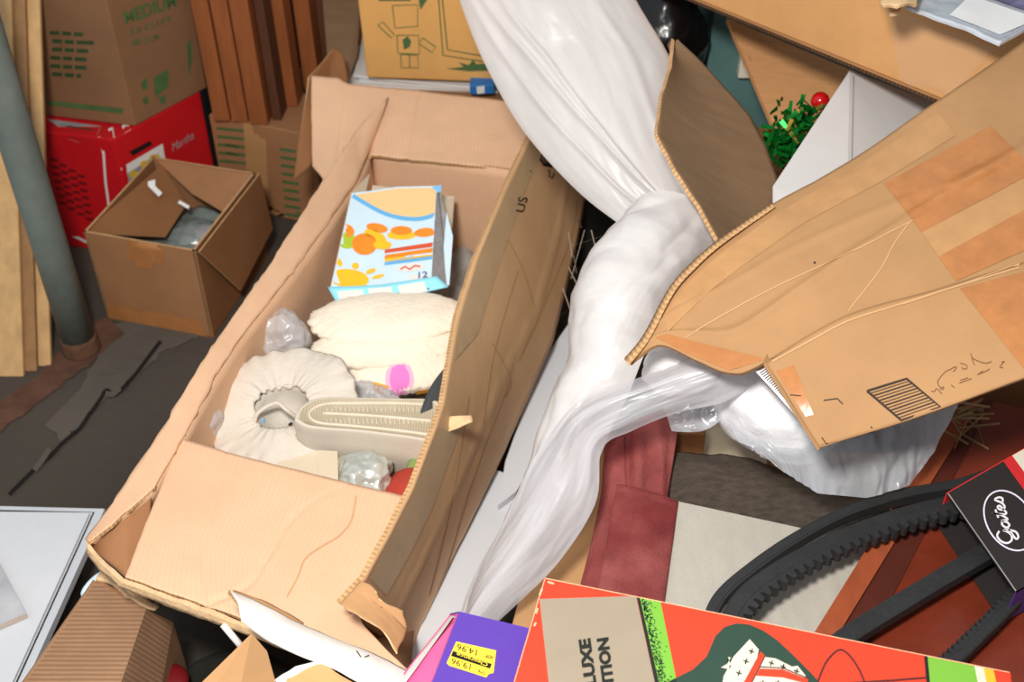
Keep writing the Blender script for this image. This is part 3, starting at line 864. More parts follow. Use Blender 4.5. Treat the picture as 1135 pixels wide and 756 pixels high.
print_grid('printed_panel', lip, [(444, 329), (474, 323), (470, 312), (441, 317)], 'white_print', t)
strokes('printed_line', lip, [[(405, 334), (430, 333)], [(440, 331), (447, 330)], [(376, 329), (400, 330), (436, 326), (476, 320)]], 1.4, 'ink_purple', t)
wave = [(391, 217), (404, 225), (420, 234), (436, 240), (455, 243), (470, 242), (482, 238)]
print_poly('printed_sky', ff, wave + [(483, 208), (440, 209), (415, 213), (392, 216)], 'fruit_peach', t)
strokes('printed_wave', ff, [wave], 4.5, 'sky_print', t, 0.001, 3)
for (x, y, rx, ry, r, m) in ((384, 256, 9, 7, 20, 'fruit_orange'), (404, 271, 14, 12, 0, 'fruit_orange'), (385, 267, 10, 9, 0, 'fruit_green'), (418, 253, 12, 5, 10, 'fruit_orange'),
                             (416, 262, 13, 6, 25, 'fruit_yellow'), (445, 256, 12, 5, 0, 'fruit_orange'), (445, 261, 16, 5, 0, 'fruit_yellow'), (471, 258, 12, 5, -5, 'fruit_orange'),
                             (424, 272, 10, 5, 0, 'fruit_yellow'), (410, 276, 7, 2.5, -15, 'print_green'), (387, 309, 22, 10.5, 6, 'fruit_yellow'),
                             (376, 291, 3, 5, -25, 'fruit_yellow'), (394, 295, 4, 3.5, 0, 'fruit_yellow'), (411, 301, 6, 2.5, -20, 'fruit_yellow'), (419, 307, 7, 2, -15, 'fruit_yellow')):
    print_poly('printed_fruit', ff, ell(x, y, rx, ry, r), m, t, 0.0012 + 0.0003 * (y % 3))
for y, m in ((277, 'fruit_red'), (283, 'fruit_orange'), (287, 'fruit_yellow'), (290.5, 'sky_print')):
    print_poly('printed_stripe', ff, [(427, y), (480, y - 8), (479, y - 3), (426, y + 4)], m, t, 0.0012)
print_poly('printed_oval', ff, ell(455, 297, 16, 4.5, -6), 'white_print', t, 0.0012)
strokes('printed_line', ff, [[(444, 299), (449, 296), (454, 299), (460, 295), (466, 296)]], 1.8, 'fruit_red', t, 0.0018)
print_poly('printed_panel', ff, [(452, 305), (479, 301), (479, 310), (452, 313)], 'white_print', t, 0.0012)
lettering('lettering', ff, '12', [(464, 309), (474, 308), (474, 301), (464, 302)], 'ink_purple', t, 0.01, 0, 0.0018)

# stack of pleated cloth caps
def cap(px, py, z, rx, ry, h, label, rot=0.0, seed=0.0, extra=None):
    t = thing('pleated_cap', label, 'cap', 'cream caps stacked in the long carton')
    c = Z(px, py, z)
    nu, nv = 120, 22; verts = []; faces = []
    for j in range(nv + 1):
        s = j / nv
        for i in range(nu):
            ph = 2 * math.pi * i / nu
            # profile: crown then rolled rim
            rr = math.sin(s * math.pi * 0.5) ** 0.75 if s < 0.8 else 1.0 - 0.10 * ((s - .8) / .2) ** 2
            zz = math.cos(s * math.pi * 0.5) * 0.9 if s < 0.8 else 0.28 - 0.42 * (s - .8) / .2
            pl = (0.022 * math.sin(ph * 23 + 3 * math.sin(ph * 3 + seed)) + 0.07 * noise.noise(V((math.cos(ph) * 1.5, math.sin(ph) * 1.5, seed)))) * s ** 2
            x = rx * rr * (1 + pl) * math.cos(ph); y = ry * rr * (1 + pl) * math.sin(ph)
            d = V((x * math.cos(rot) - y * math.sin(rot), x * math.sin(rot) + y * math.cos(rot), h * zz + 0.005 * noise.noise(V((x * 18, y * 18, seed))) + 0.0026 * math.sin(ph * 38 + 4 * math.sin(2 * ph + seed)) * s ** 3))
            verts.append(c + d)
    for j in range(nv):
        for i in range(nu):
            a = j * nu + i; b = j * nu + (i + 1) % nu
            faces.append([a, a + nu, b + nu, b])
    o = obj('crown', verts, faces, 'cream_cloth', t, smooth=True)
    return t, o
_, lowcap = cap(446, 410, 0.258, 0.108, 0.062, 0.042, 'bottom cream pleated cap with a pink and orange stain, in long carton', 0.1, 3.0)
cap(428, 386, 0.284, 0.130, 0.058, 0.040, 'middle cream pleated cap of the stack inside the long carton', 0.15, 1.0)
cap(430, 356, 0.306, 0.138, 0.072, 0.034, 'topmost cream pleated cap, with the food carton resting on it', 0.1, 7.0)
t = _
for nm, rx, ry, m, e in (('pink_stain', 16, 19, 'stain_pale', .0012), ('pink_stain', 11, 16, 'stain_pink', .0018)):
    cx, cy = 443, 420
    rim = ell(cx, cy, rx, ry, 0, 30)
    G = [[hit(lowcap, cx + (x - cx) * f, cy + (y - cy) * f * (1 + .1 * math.sin(x)), e) for x, y in rim + rim[:1]] for f in (.02, .35, .7, 1.0)]
    surf(nm, G, 0, m, lowcap)
print_poly('orange_stain', lowcap, [(414, 423), (432, 428), (430, 438), (415, 433)], 'stain_orange', t, 0.003)
print_poly('orange_stain', lowcap, [(462, 432), (476, 430), (474, 437), (461, 438)], 'stain_orange', t, 0.003)

# ruffled bonnet ring
t = thing('ruffled_bonnet', 'off-white ruffled bonnet brim forming a ring inside the long carton', 'bonnet')
c = Z(312, 452, 0.315)
tilt = Matrix.Rotation(math.radians(14), 3, 'X') @ Matrix.Rotation(math.radians(-8), 3, 'Y')
verts = []; faces = []; nu, nv = 180, 14
for i in range(nu):
    ph = 2 * math.pi * i / nu
    for j in range(nv):
        a = 2 * math.pi * j / nv
        r = 0.082 + (0.040 + 0.0018 * math.sin(ph * 16 + 3 * math.sin(ph * 3))) * math.cos(a)
        z = 0.007 * math.sin(a) + (0.0020 * math.sin(ph * 16 + 3 * math.sin(ph * 3)) + 0.0010 * math.sin(ph * 37 + 5 * math.sin(ph * 2))) * math.cos(a) + 0.006 * math.sin(ph * 3)
        verts.append(c + tilt @ V((r * math.cos(ph) * 1.02, r * math.sin(ph) * 0.98, z)))
for i in range(nu):
    for j in range(nv):
        a = i * nv + j; b = ((i + 1) % nu) * nv + j; j2 = (j + 1) % nv
        faces.append([a, b, ((i + 1) % nu) * nv + j2, i * nv + j2])
obj('brim', verts, faces, 'bonnet_cloth', t, smooth=True)
G = [[c + tilt @ V(((0.046 * s / 12) * math.cos(p * 2 * math.pi / 40), (0.046 * s / 12) * math.sin(p * 2 * math.pi / 40), -0.050 + 0.048 * (s / 12) ** 3)) for p in range(41)] for s in range(1, 13)]
surf('crown', G, 0.001, 'bonnet_inner', t, disp=lambda u, v, p: 0.005 * fbm(p, 25) * (1 - v))
tube('ribbon', smooth_poly([Z(282, 468, .30), Z(287, 457, .315), Z(306, 447, .325), Z(318, 455, .32), Z(330, 464, .30)], 6), 0.0035, 'bonnet_cloth', t, 8)
tube('ribbon', smooth_poly([Z(284, 480, .295), Z(305, 477, .305), Z(326, 484, .30), Z(338, 494, .29)], 6), 0.003, 'bonnet_cloth', t, 8)
blob('tag', Z(288, 468, .285), V((.008, .004, 0)), V((0, .012, 0)), V((0, 0, .003)), 'sky_print', t, 12, 8)

# small film bag
t = thing('plastic_bag', 'small crumpled clear plastic bag beside the stack of caps', 'bag')
blob('film', Z(312, 378, 0.30), V((0.040, 0.01, 0)), V((-0.01, 0.042, 0)), V((0, 0, 0.048)), 'film', t, 90, 60, 0.20, 14, crump=0.20, csc=22)
t = thing('plastic_scrap', 'scrap of grey film at the torn side of long carton', 'plastic')
blob('film', Z(222, 470, 0.31), V((0.030, 0.0, 0)), V((0.01, 0.03, 0)), V((0, 0, 0.03)), 'film', t, 70, 44, 0.2, 20, crump=0.16, csc=26)
t = thing('plastic_scrap', 'crinkled clear film between the caps and shoe sole', 'plastic')
blob('film', Z(405, 438, 0.265), V((0.06, -0.02, 0)), V((0.01, 0.022, 0)), V((0, 0, 0.02)), 'film', t, 90, 40, 0.2, 22, crump=0.2, csc=36)

# shoe lying on its side with the sole up
t = thing('shoe', 'white shoe turned over with its ridged sole facing up', 'shoe')
so = [(326, 466), (330, 455), (342, 446), (360, 442), (395, 442), (440, 443), (486, 446), (492, 470), (488, 489), (450, 485), (400, 479), (360, 476), (338, 473)]
def zed(l, z): return smooth_poly([Z(x, y, z) for x, y in l] + [Z(*l[0], z)], 5)[:-1]
S0 = zed(so, 0.355)
cS = sum(S0, V((0, 0, 0))) / len(S0)
rings = [[cS.lerp(p, f) + V((0, 0, dz)) for p in S0] for f, dz in ((0.0, -.004), (0.5, -.004), (0.88, -.003), (0.93, 0.003), (0.985, 0.003), (1.0, -0.002), (1.02, -0.012), (1.0, -0.028), (1.02, -.032), (0.98, -0.05), (0.85, -0.085), (0.5, -0.11), (0, -0.115))]
n = len(S0)
verts = [p for r in rings for p in r]; faces = []; idx = []
for j in range(len(rings) - 1):
    for i in range(n):
        k = (i + 1) % n
        faces.append([j * n + i, j * n + k, (j + 1) * n + k, (j + 1) * n + i]); idx.append(0 if j < 3 else 1)
sole = obj('body', verts, faces, ['rubber_sole', 'shoe_white'], t, idx, uvs=[[(verts[i].x, verts[i].y) for i in f] for f in faces], smooth=True)
def ridge(name, pts, w=0.005, h=0.352):
    tube(name, smooth_poly([Z(x, y, h) for x, y in pts], 5), w / 2, 'sole_ridge', t, 8)
ridge('sole_ridge', [(486, 449), (440, 447), (390, 447), (360, 448), (345, 455), (344, 463), (356, 469), (390, 472), (440, 477), (484, 483)])
ridge('sole_ridge', [(358, 458), (400, 460), (440, 463), (484, 467)])
for k in range(24):
    x = 362 + k * 5
    ridge('sole_tread', [(x, 451.0), (x + 1, 456)], 0.0018, 0.351); ridge('sole_tread', [(x, 463.5), (x + 1, 469.5)], 0.0018, 0.351)
t = thing('dark_shoe', 'dark grey curved slipper toe beside the shoe sole', 'shoe')
surf('toe', ruled(smooth_poly(PL([(461, 487, 1.80), (467, 455, 1.81), (480, 425, 1.83), (498, 403, 1.85)]), 6), smooth_poly(PL([(484, 492, 1.86), (496, 470, 1.87), (504, 440, 1.89), (506, 410, 1.90)]), 6), 24, 12), 0.006, 'shoe_dark', t,
     disp=lambda u, v, p: 0.022 * math.sin(v * math.pi))

t = thing('beige_packet', 'flattened beige card packet under the shoe in long carton', 'packet')
slab('card', [Z(308, 512, .335), Z(352, 500, .345), Z(374, 501, .345), Z(376, 512, .34), Z(374, 540, .33), Z(300, 520, .33)], 0.012, 'card_beige', t)
slab('folded_end', [Z(352, 499, .35), Z(374, 500, .35), Z(375, 532, .342), Z(354, 528, .342)], 0.004, 'card_beige', t)
t = thing('foil_wrap', 'crumpled silver foil wrap between beige packet and shoe', 'foil')
blob('wrap', Z(402, 528, .315), V((0.045, -0.012, 0)), V((0.012, 0.045, 0)), V((0, 0, 0.028)), 'foil', t, 90, 50, 0.2, 20, crump=0.15, csc=30)
t = thing('red_cloth_bundle', 'small red cloth corner under the side wall of long carton', 'cloth')
blob('cloth', Z(450, 545, .29), V((0.035, -0.01, 0)), V((0.016, 0.04, 0)), V((0, 0, 0.03)), 'red_cloth', t, 30, 18, 0.15, 20)
blob('green_strip', Z(462, 512, .30), V((0.012, -0.002, 0)), V((0.014, 0.035, 0)), V((0, 0, 0.012)), 'green_cloth', t, 20, 12, 0.15, 25)

# ================================================================== LOWER LEFT
t = thing('white_tile_panel', 'large white panel with raised rim lying at the lower corner', 'panel')
slab('base', ZL([(-80, 559), (116, 564), (27, 760), (-20, 860), (-160, 860)], 0.115), 0.015, 'tile_rim', t)
slab('face', ZL([(-80, 566), (99, 569), (12, 760), (-40, 860), (-160, 860)], 0.121), 0.006, 'tile_white', t)
strokes('rim_line', t.children[0], [[(-20, 566), (104, 568), (16, 762)]], 2.0, 'dark_stuff', t, 0.0006)
# block of stacked things below keeps the panel level
t = thing('marble_tile', 'small grey-veined marble tile on the white panel', 'tile')
slab('tile', ZL([(-60, 520), (-8, 611), (29, 680), (-60, 718)], 0.133), 0.010, 'tile_marble', t, 'tile_edge')
t = thing('tile_crate', 'low dark crate carrying the white panel', 'crate')
block('body', V((-1.05, 0.80, 0)), V((0.34, 0, 0)), V((0, 0.44, 0)), V((0, 0, 0.098)), 'dark_stuff', t, 0.003)

t = thing('corrugated_box', 'brown single-faced corrugated box between white panel and long carton', 'box')
zc = 0.27
q = ZL([(106, 644), (162, 675), (128, 775), (15, 775)], zc)
cb = slab('top_face', q, 0.004, 'corrugated', t, 'kraft_edge')
side_dn = V((0.03, 0.02, -0.24))
slab('side_face', [q[1], Z(192, 690, 0.20), Z(172, 800, 0.17), q[2]], 0.004, 'corrugated', t)
slab('side_face', [Z(192, 690, 0.20), Z(172, 800, 0.17), Z(172, 800, 0.17) + V((0, 0, -.16)), Z(192, 690, 0.20) + V((0, 0, -.19))], 0.004, 'corrugated', t)
slab('side_face', [q[0], Z(98, 660, 0.20), Z(10, 790, 0.18), q[3]], 0.004, 'corrugated', t)
slab('side_face', [q[0], q[1], q[1] + V((0, 0, -.25)), q[0] + V((0, 0, -.25))], 0.004, 'kraft_dim', t)
slab('side_face', [q[3], q[2], q[2] + V((0, 0, -.26)), q[3] + V((0, 0, -.26))], 0.004, 'kraft_dim', t)
surf('torn_rim', ruled(ZL([(106, 642), (122, 646), (140, 660), (164, 674), (172, 676)], zc + .004), ZL([(112, 634), (128, 636), (146, 652), (168, 668), (176, 672)], zc + .002), 40, 3), 0.003, 'kraft_torn', t, rough=0.004)
t = thing('blue_wrapper', 'scrap of pale blue wrapper behind the corrugated box', 'wrapper')
blob('film', Z(103, 650, 0.26), V((0.012, 0.012, 0)), V((0.0, 0.02, 0)), V((0, 0, 0.012)), 'pale_blue', t, 20, 12, 0.3, 40)
t = thing('dark_bag', 'dark crumpled bag in the gap below the long carton', 'bag')
blob('bag_body', V((-0.40, 0.92, 0.07)), V((0.13, 0, 0)), V((0, 0.15, 0)), V((0, 0, 0.07)), 'dark_stuff', t, 40, 20, 0.15, 9)
t = thing('red_saucer', 'dark red saucer at the bottom edge beside corrugated box', 'saucer')
blob('dish', Z(186, 756, 0.15), V((0.03, 0, 0)), V((0, 0.03, 0)), V((0, 0, 0.012)), 'red_dark', t, 24, 10)
t = thing('white_stick', 'short white plastic stick beside torn white cardboard', 'stick')
tube('stick', [Z(247, 692, .36), Z(267, 716, .34)], 0.0045, 'white_print', t, 10)

t = thing('white_cardboard', 'torn white-faced cardboard strip leaning against the long carton', 'cardboard')
surf('strip', ruled(smooth_poly(PL([(254, 653, 1.42), (300, 675, 1.415), (345, 697, 1.41), (400, 718, 1.40), (456, 746, 1.39), (490, 764, 1.385)]), 4),
                    smooth_poly(PL([(266, 692, 1.39), (290, 710, 1.385), (330, 731, 1.375), (365, 744, 1.37), (405, 768, 1.36), (440, 796, 1.35)]), 4), 60, 12), 0.005, 'white_card', t, 'kraft_edge', 'kraft_plain',
     disp=lambda u, v, p: 0.014 * math.sin(v * 2.6) + 0.004 * fbm(p, 9), rough=0.0012)
surf('torn_backing', ruled(PL([(258, 654, 1.432), (290, 664, 1.43), (318, 678, 1.428), (338, 691, 1.424)]), PL([(258, 658, 1.425), (290, 672, 1.42), (318, 685, 1.418), (336, 694, 1.416)]), 24, 3), 0.002, 'kraft_brown', t, rough=0.002)
strokes('pencil_mark', t.children[0], [[(395, 722), (400, 729)], [(404, 729), (409, 727)]], 1.3, 'print_black', t)
t = thing('torn_carton', 'torn brown carton corner peeking up at the bottom edge', 'carton')
ap = P(279, 702, 1.36)
slab('panel', [ap, P(222, 758, 1.31), P(210, 800, 1.28), P(258, 800, 1.27)], 0.005, 'kraft_brown', t, 'kraft_edge')
slab('panel', [ap, P(258, 800, 1.27), P(300, 800, 1.28), P(306, 758, 1.31), P(296, 722, 1.34)], 0.005, 'kraft_plain', t, 'kraft_edge')
t = thing('torn_box', 'orange-brown torn box edge with white lining at the bottom edge', 'box')
slab('panel', rough_outline([P(318, 752, 1.30), P(352, 736, 1.31), P(362, 738, 1.31), P(400, 762, 1.30), P(400, 810, 1.27), P(300, 810, 1.27)], .006, .0015), 0.005, 'kraft_orange', t, 'kraft_torn')
surf('torn_lining', ruled(PL([(304, 756, 1.305), (328, 740, 1.312), (352, 734, 1.314)]), PL([(312, 762, 1.303), (334, 748, 1.31), (356, 739, 1.312)]), 20, 3), 0.002, 'paper_white', t, rough=0.002)
strokes('pink_print', t.children[0], [[(374, 746), (398, 761)]], 5, 'box_pink', t)

# purple box with price sticker
t = thing('purple_box', 'purple and pink box with a yellow price sticker', 'box')
pu = ZL([(508, 680), (604, 703), (588, 800), (462, 800)], 0.47)
lowq = [Z(498, 682, 0.425), Z(405, 800, 0.405)]
pt = slab('top_face', pu, 0.003, 'box_purple', t); FLAT[pt.name] = 0.47
ps = slab('side_face', [pu[0], pu[3], lowq[1], lowq[0]], 0.003, 'box_pink', t)
strokes('white_border', ps, [[(500, 683), (462, 736), (440, 766)]], 6, 'white_print', t)
strokes('white_border', ps, [[(498, 683), (506, 682)]], 5, 'white_print', t)
slab('end_face', [pu[1], pu[0], lowq[0], pu[0] + V((0.02, 0, -.12)), pu[1] + V((0, 0, -.12))], 0.003, 'box_purple', t)
slab('side_face', [pu[1], pu[2], pu[2] + V((0, 0, -.12)), pu[1] + V((0, 0, -.12))], 0.003, 'box_purple', t)
st = print_poly('price_sticker', pt, [(505.7, 711), (550, 721), (547, 746), (542, 747), (539, 751), (498, 738), (495, 735)], 'sticker', t, 0.0008)
print_poly('sticker_band', pt, [(502, 721.5), (545, 736), (543, 741), (500, 727)], 'black_print', t, 0.0014)
lettering('lettering', pt, 'Clearance', [(541, 735), (506.5, 723), (505.5, 727), (540, 739)], 'sticker', t, 0.01, 0, 0.002)
lettering('lettering', pt, '14.96', [(529, 720), (507, 713.5), (506, 720), (528, 727)], 'print_black', t, 0, 0, 0.0014)
lettering('lettering', pt, '19.96', [(522, 736), (501, 729.5), (500, 735.5), (521, 742.5)], 'print_black', t, 0, 0, 0.0014)
lettering('lettering', pt, 'NOW', [(546.5, 727), (538, 725), (537.3, 729), (546, 731)], 'print_black', t, 0.02, 0, 0.0014)
lettering('lettering', pt, 'Orig', [(538, 744), (530, 742), (529.5, 746), (537.5, 748)], 'print_black', t, 0.01, 0, 0.0014)

# ================================================================== RIGHT SIDE: supports first
t = thing('tan_carton', 'plain tan carton under the velvet piece and plastic sheet', 'carton')
block('body', V((-0.085, 0.60, 0)), V((0.98, -0.02, 0)), V((0.16, 0.72, 0)), V((0, 0, 0.272)), 'kraft_brown', t, 0.004)
t = thing('pile_carton', 'brown carton buried in the heap under the white bag', 'carton')
block('body', V((0.26, 1.50, 0)), V((0.85, -0.02, 0)), V((0.05, 0.58, 0)), V((0, 0, 0.42)), 'kraft_dim_dark', t, 0.004)

t = thing('enamel_panel', 'smooth white enamelled panel with a hole beside the long carton', 'panel')
ep = slab('sheet', ZL([(640, 345), (690, 350), (572, 545), (552, 560), (560, 512), (598, 405)], 0.10), 0.012, 'enamel', t)
slab('folded_rim', ZL([(548, 520), (574, 530), (572, 560), (520, 720), (420, 740), (500, 610)], 0.085), 0.012, 'enamel', t)
print_poly('hole', ep, ell(588.5, 519, 2.8, 2.4), 'black_print', t)

# velvet and canvas piece
t = thing('upholstery_piece', 'maroon velvet upholstery piece with pale canvas backing, folded', 'upholstery')
ct = slab('canvas', ZL([(748, 555), (905, 589), (985, 612), (960, 800), (718, 800)], 0.398), 0.05, 'canvas', t)
vb = surf('velvet_border', ruled([Z(684, 537, .402), Z(752, 556, .402)], [Z(642, 760, .402), Z(718, 800, .402)], 20, 40), 0.055, 'velvet', t, disp=lambda u, v, p: 0.003 * fbm(p, 9) + 0.006 * math.sin(u * math.pi))
surf('velvet_underlayer', ruled([Z(676, 540, .36), Z(730, 556, .36)], [Z(636, 690, .34), Z(700, 740, .34)], 20, 30), 0.04, 'velvet', t, disp=lambda u, v, p: 0.005 * fbm(p, 9))
fold = ruled(PL([(686, 482, 1.715), (712, 465, 1.705), (746, 459, 1.71), (752, 472, 1.70)]), PL([(684, 548, 1.655), (700, 552, 1.652), (722, 556, 1.65), (739, 559, 1.65)]), 40, 30)
def foldd(u, v, p):
    return 0.010 * math.sin(u * 3.1) + 0.006 * math.exp(-((u - .32 - 0.1 * v) / .10) ** 2) - 0.004 * math.exp(-((u - .2) / .08) ** 2) + 0.002 * fbm(p, 14) + 0.008 * math.exp(-((u - 0.55 - .35 * v) / .12) ** 2)
surf('velvet_fold', fold, 0.006, 'velvet', t, disp=foldd)
surf('velvet_drape', ruled(PL([(670, 490, 1.72), (667, 545, 1.68), (656, 600, 1.64), (640, 660, 1.60)]), PL([(692, 482, 1.70), (694, 540, 1.655), (682, 600, 1.63), (664, 660, 1.60)]), 40, 16), 0.006, 'velvet', t, disp=lambda u, v, p: 0.010 * math.sin(v * math.pi) + 0.002 * fbm(p, 12))
strokes('seam', vb, [[(704, 560), (694, 610), (688, 655)], [(746, 568), (740, 610), (733, 655)]], 1.0, 'velvet', t)

t = thing('fur_cloth', 'dark grey furry cloth roll behind the pale canvas', 'cloth')
fup = smooth_poly(PL([(735, 500, 1.74), (770, 503, 1.73), (830, 508, 1.72), (900, 530, 1.70), (985, 556, 1.66)]), 5)
flo = smooth_poly(PL([(733, 552, 1.67), (770, 560, 1.655), (840, 576, 1.635), (905, 592, 1.62), (985, 608, 1.60)]), 5)
surf('roll', ruled(fup, flo, 60, 20), 0.02, 'fur', t, disp=lambda u, v, p: 0.016 * math.sin(v * math.pi) + 0.004 * fbm(p, 18) + 0.002 * fbm(p, 70))

t = thing('card_sheet', 'beige card panel glimpsed behind the dark furry cloth', 'panel')
slab('panel', PL([(774, 470, 1.85), (800, 462, 1.85), (850, 500, 1.83), (850, 540, 1.80), (774, 535, 1.80)]), 0.006, 'card_beige', t)
t = thing('wood_block', 'dull brown wood block beside the velvet fold', 'wood')
block('block', P(742, 520, 1.79), V((0.048, 0, 0)), V((0, 0.03, 0)), V((0, 0, 0.075)), 'kraft_dim_dark', t, 0.002)

# cabinet door
t = thing('cabinet_door', 'red-brown mahogany cabinet door lying under the rubber belts', 'cabinet door')
slab('panel', ZL([(1078, 440), (1330, 500), (1240, 830), (900, 800), (908, 712)], 0.418), 0.016, 'mahogany', t)
slab('stile', ZL([(1056, 455), (1090, 440), (926, 708), (905, 745), (880, 745), (902, 702)], 0.428), 0.026, 'mahogany_edge', t)
slab('stile_step', ZL([(1086, 446), (1102, 442), (966, 706), (950, 745), (904, 745), (924, 708)], 0.421), 0.01, 'mahogany_dark', t)

# rubber belts
def belt(name, label, pts, m='rubber', w=0.020, h=0.016, tooth=0.0, pitch=0.013, inner_sign=1, par=None, on=(0, 1)):
    t = par or thing(name, label, 'belt')
    path = smooth_poly(pts, 26)
    L = [0]
    for a, b in zip(path, path[1:]): L.append(L[-1] + (b - a).length)
    n = int(L[-1] / 0.0022)
    path = sample(path, n)
    verts = []; faces = []
    step = L[-1] / n
    for k, p in enumerate(path):
        d = (path[min(k + 1, n)] - path[max(k - 1, 0)]).normalized()
        side = d.cross(V((0, 0, 1))).normalized() * inner_sign
        ph = (k * step / pitch) % 1.0
        tt = 0.0 if not tooth or not (on[0] <= k / n <= on[1]) else (0.0 if ph < 0.28 else tooth * min(1, (ph - .28) / .14, (1 - ph) / .14))
        a = w / 2
        for (x, z) in ((-a, -h * .42), (-a, h * .42), (-a * .8, h * .5), (a * .3, h * .5), (a * .36, h * .46), (a + tt - tooth * 0.5, h * .46), (a + tt - tooth * 0.5, -h * .46), (a * .6, -h * .5), (-a * .8, -h * .5)):
            verts.append(p + side * x + V((0, 0, z)))
    s = 9
    for k in range(n):
        for i in range(s):
            j = (i + 1) % s
            faces.append([k * s + i, k * s + j, (k + 1) * s + j, (k + 1) * s + i])
    faces.append(list(range(s))); faces.append([n * s + i for i in range(s)][::-1])
    obj('strap', verts, faces, m, t)
    return t
zb = 0.452
belt('rubber_belt', 'cogged black rubber belt curving over canvas with teeth on its inside',
     ZL([(1100, 548), (1062, 560), (1010, 573), (955, 592), (905, 614), (862, 638), (828, 664), (808, 697), (800, 735), (815, 765), (850, 765), (900, 735), (942, 703), (1000, 667), (1045, 640), (1100, 608)], zb),
     w=0.027, h=0.018, tooth=0.0095, pitch=0.0150, inner_sign=-1, on=(0, .55))
belt('rubber_belt', 'smooth black rubber belt outside the cogged belt, ending at the card',
     ZL([(1100, 528), (1060, 541), (1000, 552), (935, 573), (880, 602), (835, 633), (800, 664), (786, 695), (782, 740), (800, 790), (870, 800), (960, 790), (1040, 745), (1090, 700), (1135, 655), (1180, 615)], zb - 0.008),
     w=0.018, h=0.018, tooth=0.006, pitch=0.0095, inner_sign=-1, on=(.6, 1))
# card sleeve round the belts
t = thing('belt_card', 'black card sleeve with white oval logo wrapped round the belts', 'card')
zk = 0.482
kq = ZL([(1050, 547), (1126, 657), (1300, 560), (1224, 447)], zk)
kc = slab('sleeve', kq, 0.0015, 'card_black', t); FLAT[kc.name] = zk
slab('sleeve_bottom', [p - V((0, 0, .058)) for p in kq], 0.0015, 'card_black', t)
slab('fold_edge', [kq[0], kq[3], kq[3] - V((0, 0, .058)), kq[0] - V((0, 0, .058))], 0.0015, 'card_red', t)
slab('fold_edge', [kq[1], kq[2], kq[2] - V((0, 0, .058)), kq[1] - V((0, 0, .058))], 0.0015, 'logo_purple', t)
print_poly('red_band', kc, [(1112, 511), (1122, 505), (1200, 612), (1190, 620)], 'card_red', t)
print_poly('cream_panel', kc, [(1122, 505), (1215, 452), (1290, 560), (1200, 612)], 'card_cream', t)
strokes('worn_edge', kc, [[(1051, 547), (1088, 600), (1126, 655)]], 1.2, 'grey_print', t)
RR = ell(1119, 577, 36, 25, 58, 40); RR.append(RR[0])
strokes('logo_ring', kc, [RR], 2.6, 'logo_purple', t, 0.0008)
strokes('logo_ring', kc, [RR], 1.6, 'logo_white', t, 0.0012)
cursive = [[(1.25, 1.5), (0.85, 1.9), (0.35, 1.6), (0.1, 0.95), (0.3, 0.3), (0.75, 0.2), (1.1, 0.6), (1.25, 1.0), (1.2, 0.3), (0.95, -0.45), (0.5, -0.6), (0.35, -0.25), (0.8, 0.05), (1.4, 0.4)],
           [(2.05, 0.85), (1.75, 0.95), (1.45, 0.55), (1.6, 0.12), (1.9, 0.3), (2.1, 0.9), (2.12, 0.15), (2.45, 0.5), (2.7, 1.1), (2.85, 1.8), (2.62, 0.4), (2.75, 0.1), (3.0, 0.3),
            (3.4, 0.65), (3.35, 0.95), (3.1, 0.8), (3.05, 0.35), (3.3, 0.1), (3.65, 0.35), (4.0, 1.05), (4.15, 0.5), (4.0, 0.12), (3.7, 0.2)], [(2.4, 1.2), (3.15, 1.3)]]
def logo_px(x, y):
    o, ex_, ey_ = V((1125, 602, 0)), V((-13.5, -52, 0)) / 4.2, V((-17, 2.5, 0)) / 1.9
    q = o + ex_ * x + ey_ * y
    return (q.x, q.y)
strokes('logo_script', kc, [[logo_px(x, y) for x, y in l] for l in cursive], 2.2, 'logo_white', t, 0.0014, 5)

# straw in the dark gap
t = thing('straw_bits', 'dry straw bits in the gap above the cabinet door', 'straw')
t['kind'] = 'stuff'
sv = []; sf = []
for k in range(40):
    a = P(random.uniform(1030, 1085), random.uniform(440, 490), 1.66 + random.uniform(-.03, .03)); d = V((random.uniform(-1, 1), random.uniform(-.6, .6), random.uniform(-.3, .3))).normalized() * 0.03
    w = V((0, 0.0012, 0.0008)); i = len(sv)
    sv += [a - d - w, a + d - w, a + d + w, a - d + w, a - d - w + V((0, 0, .001)), a + d - w + V((0, 0, .001)), a + d + w + V((0, 0, .001)), a - d + w + V((0, 0, .001))]
    sf += [[i, i + 1, i + 2, i + 3], [i + 4, i + 5, i + 6, i + 7], [i, i + 1, i + 5, i + 4], [i + 2, i + 3, i + 7, i + 6]]
obj('straws', sv, sf, 'straw', t)

# game box in front
t = thing('game_box', 'flat orange game box with green stripes and slab lettering', 'game box')
zg = 0.55
g0, g1 = Z(603, 640, zg), Z(1121, 745, zg)
ex = g1 - g0; ey = V((ex.y, -ex.x, 0)).normalized() * 0.30
gb = block('lid', g0 + V((0, 0, -.05)), ex, ey, V((0, 0, 0.05)), 'game_orange', t, 0.0015); FLAT[gb.name] = zg
print_poly('printed_panel', gb, [(598, 664), (705, 660.6), (733, 790), (612, 790)], 'game_beige', t)
print_poly('printed_stripe', gb, [(707, 661.2), (732, 666.2), (757, 790), (737, 790)], 'game_lime', t)
print_poly('printed_stripe', gb, [(705.5, 660.8), (709, 661.5), (738, 790), (733, 790)], 'game_black', t, 0.0009)
rnd = random.Random(3)
sp = []
for k in range(420):
    y = rnd.uniform(664, 775); f = (y - 659) / 131
    x = 709 + f * 29 + abs(rnd.gauss(0, 5.0))
    if x < 728 + f * 24: sp.append([(x, y), (x + 1.3, y + 0.6)])
strokes('printed_speckle', gb, sp, 1.2, 'game_green', t, 0.0010)
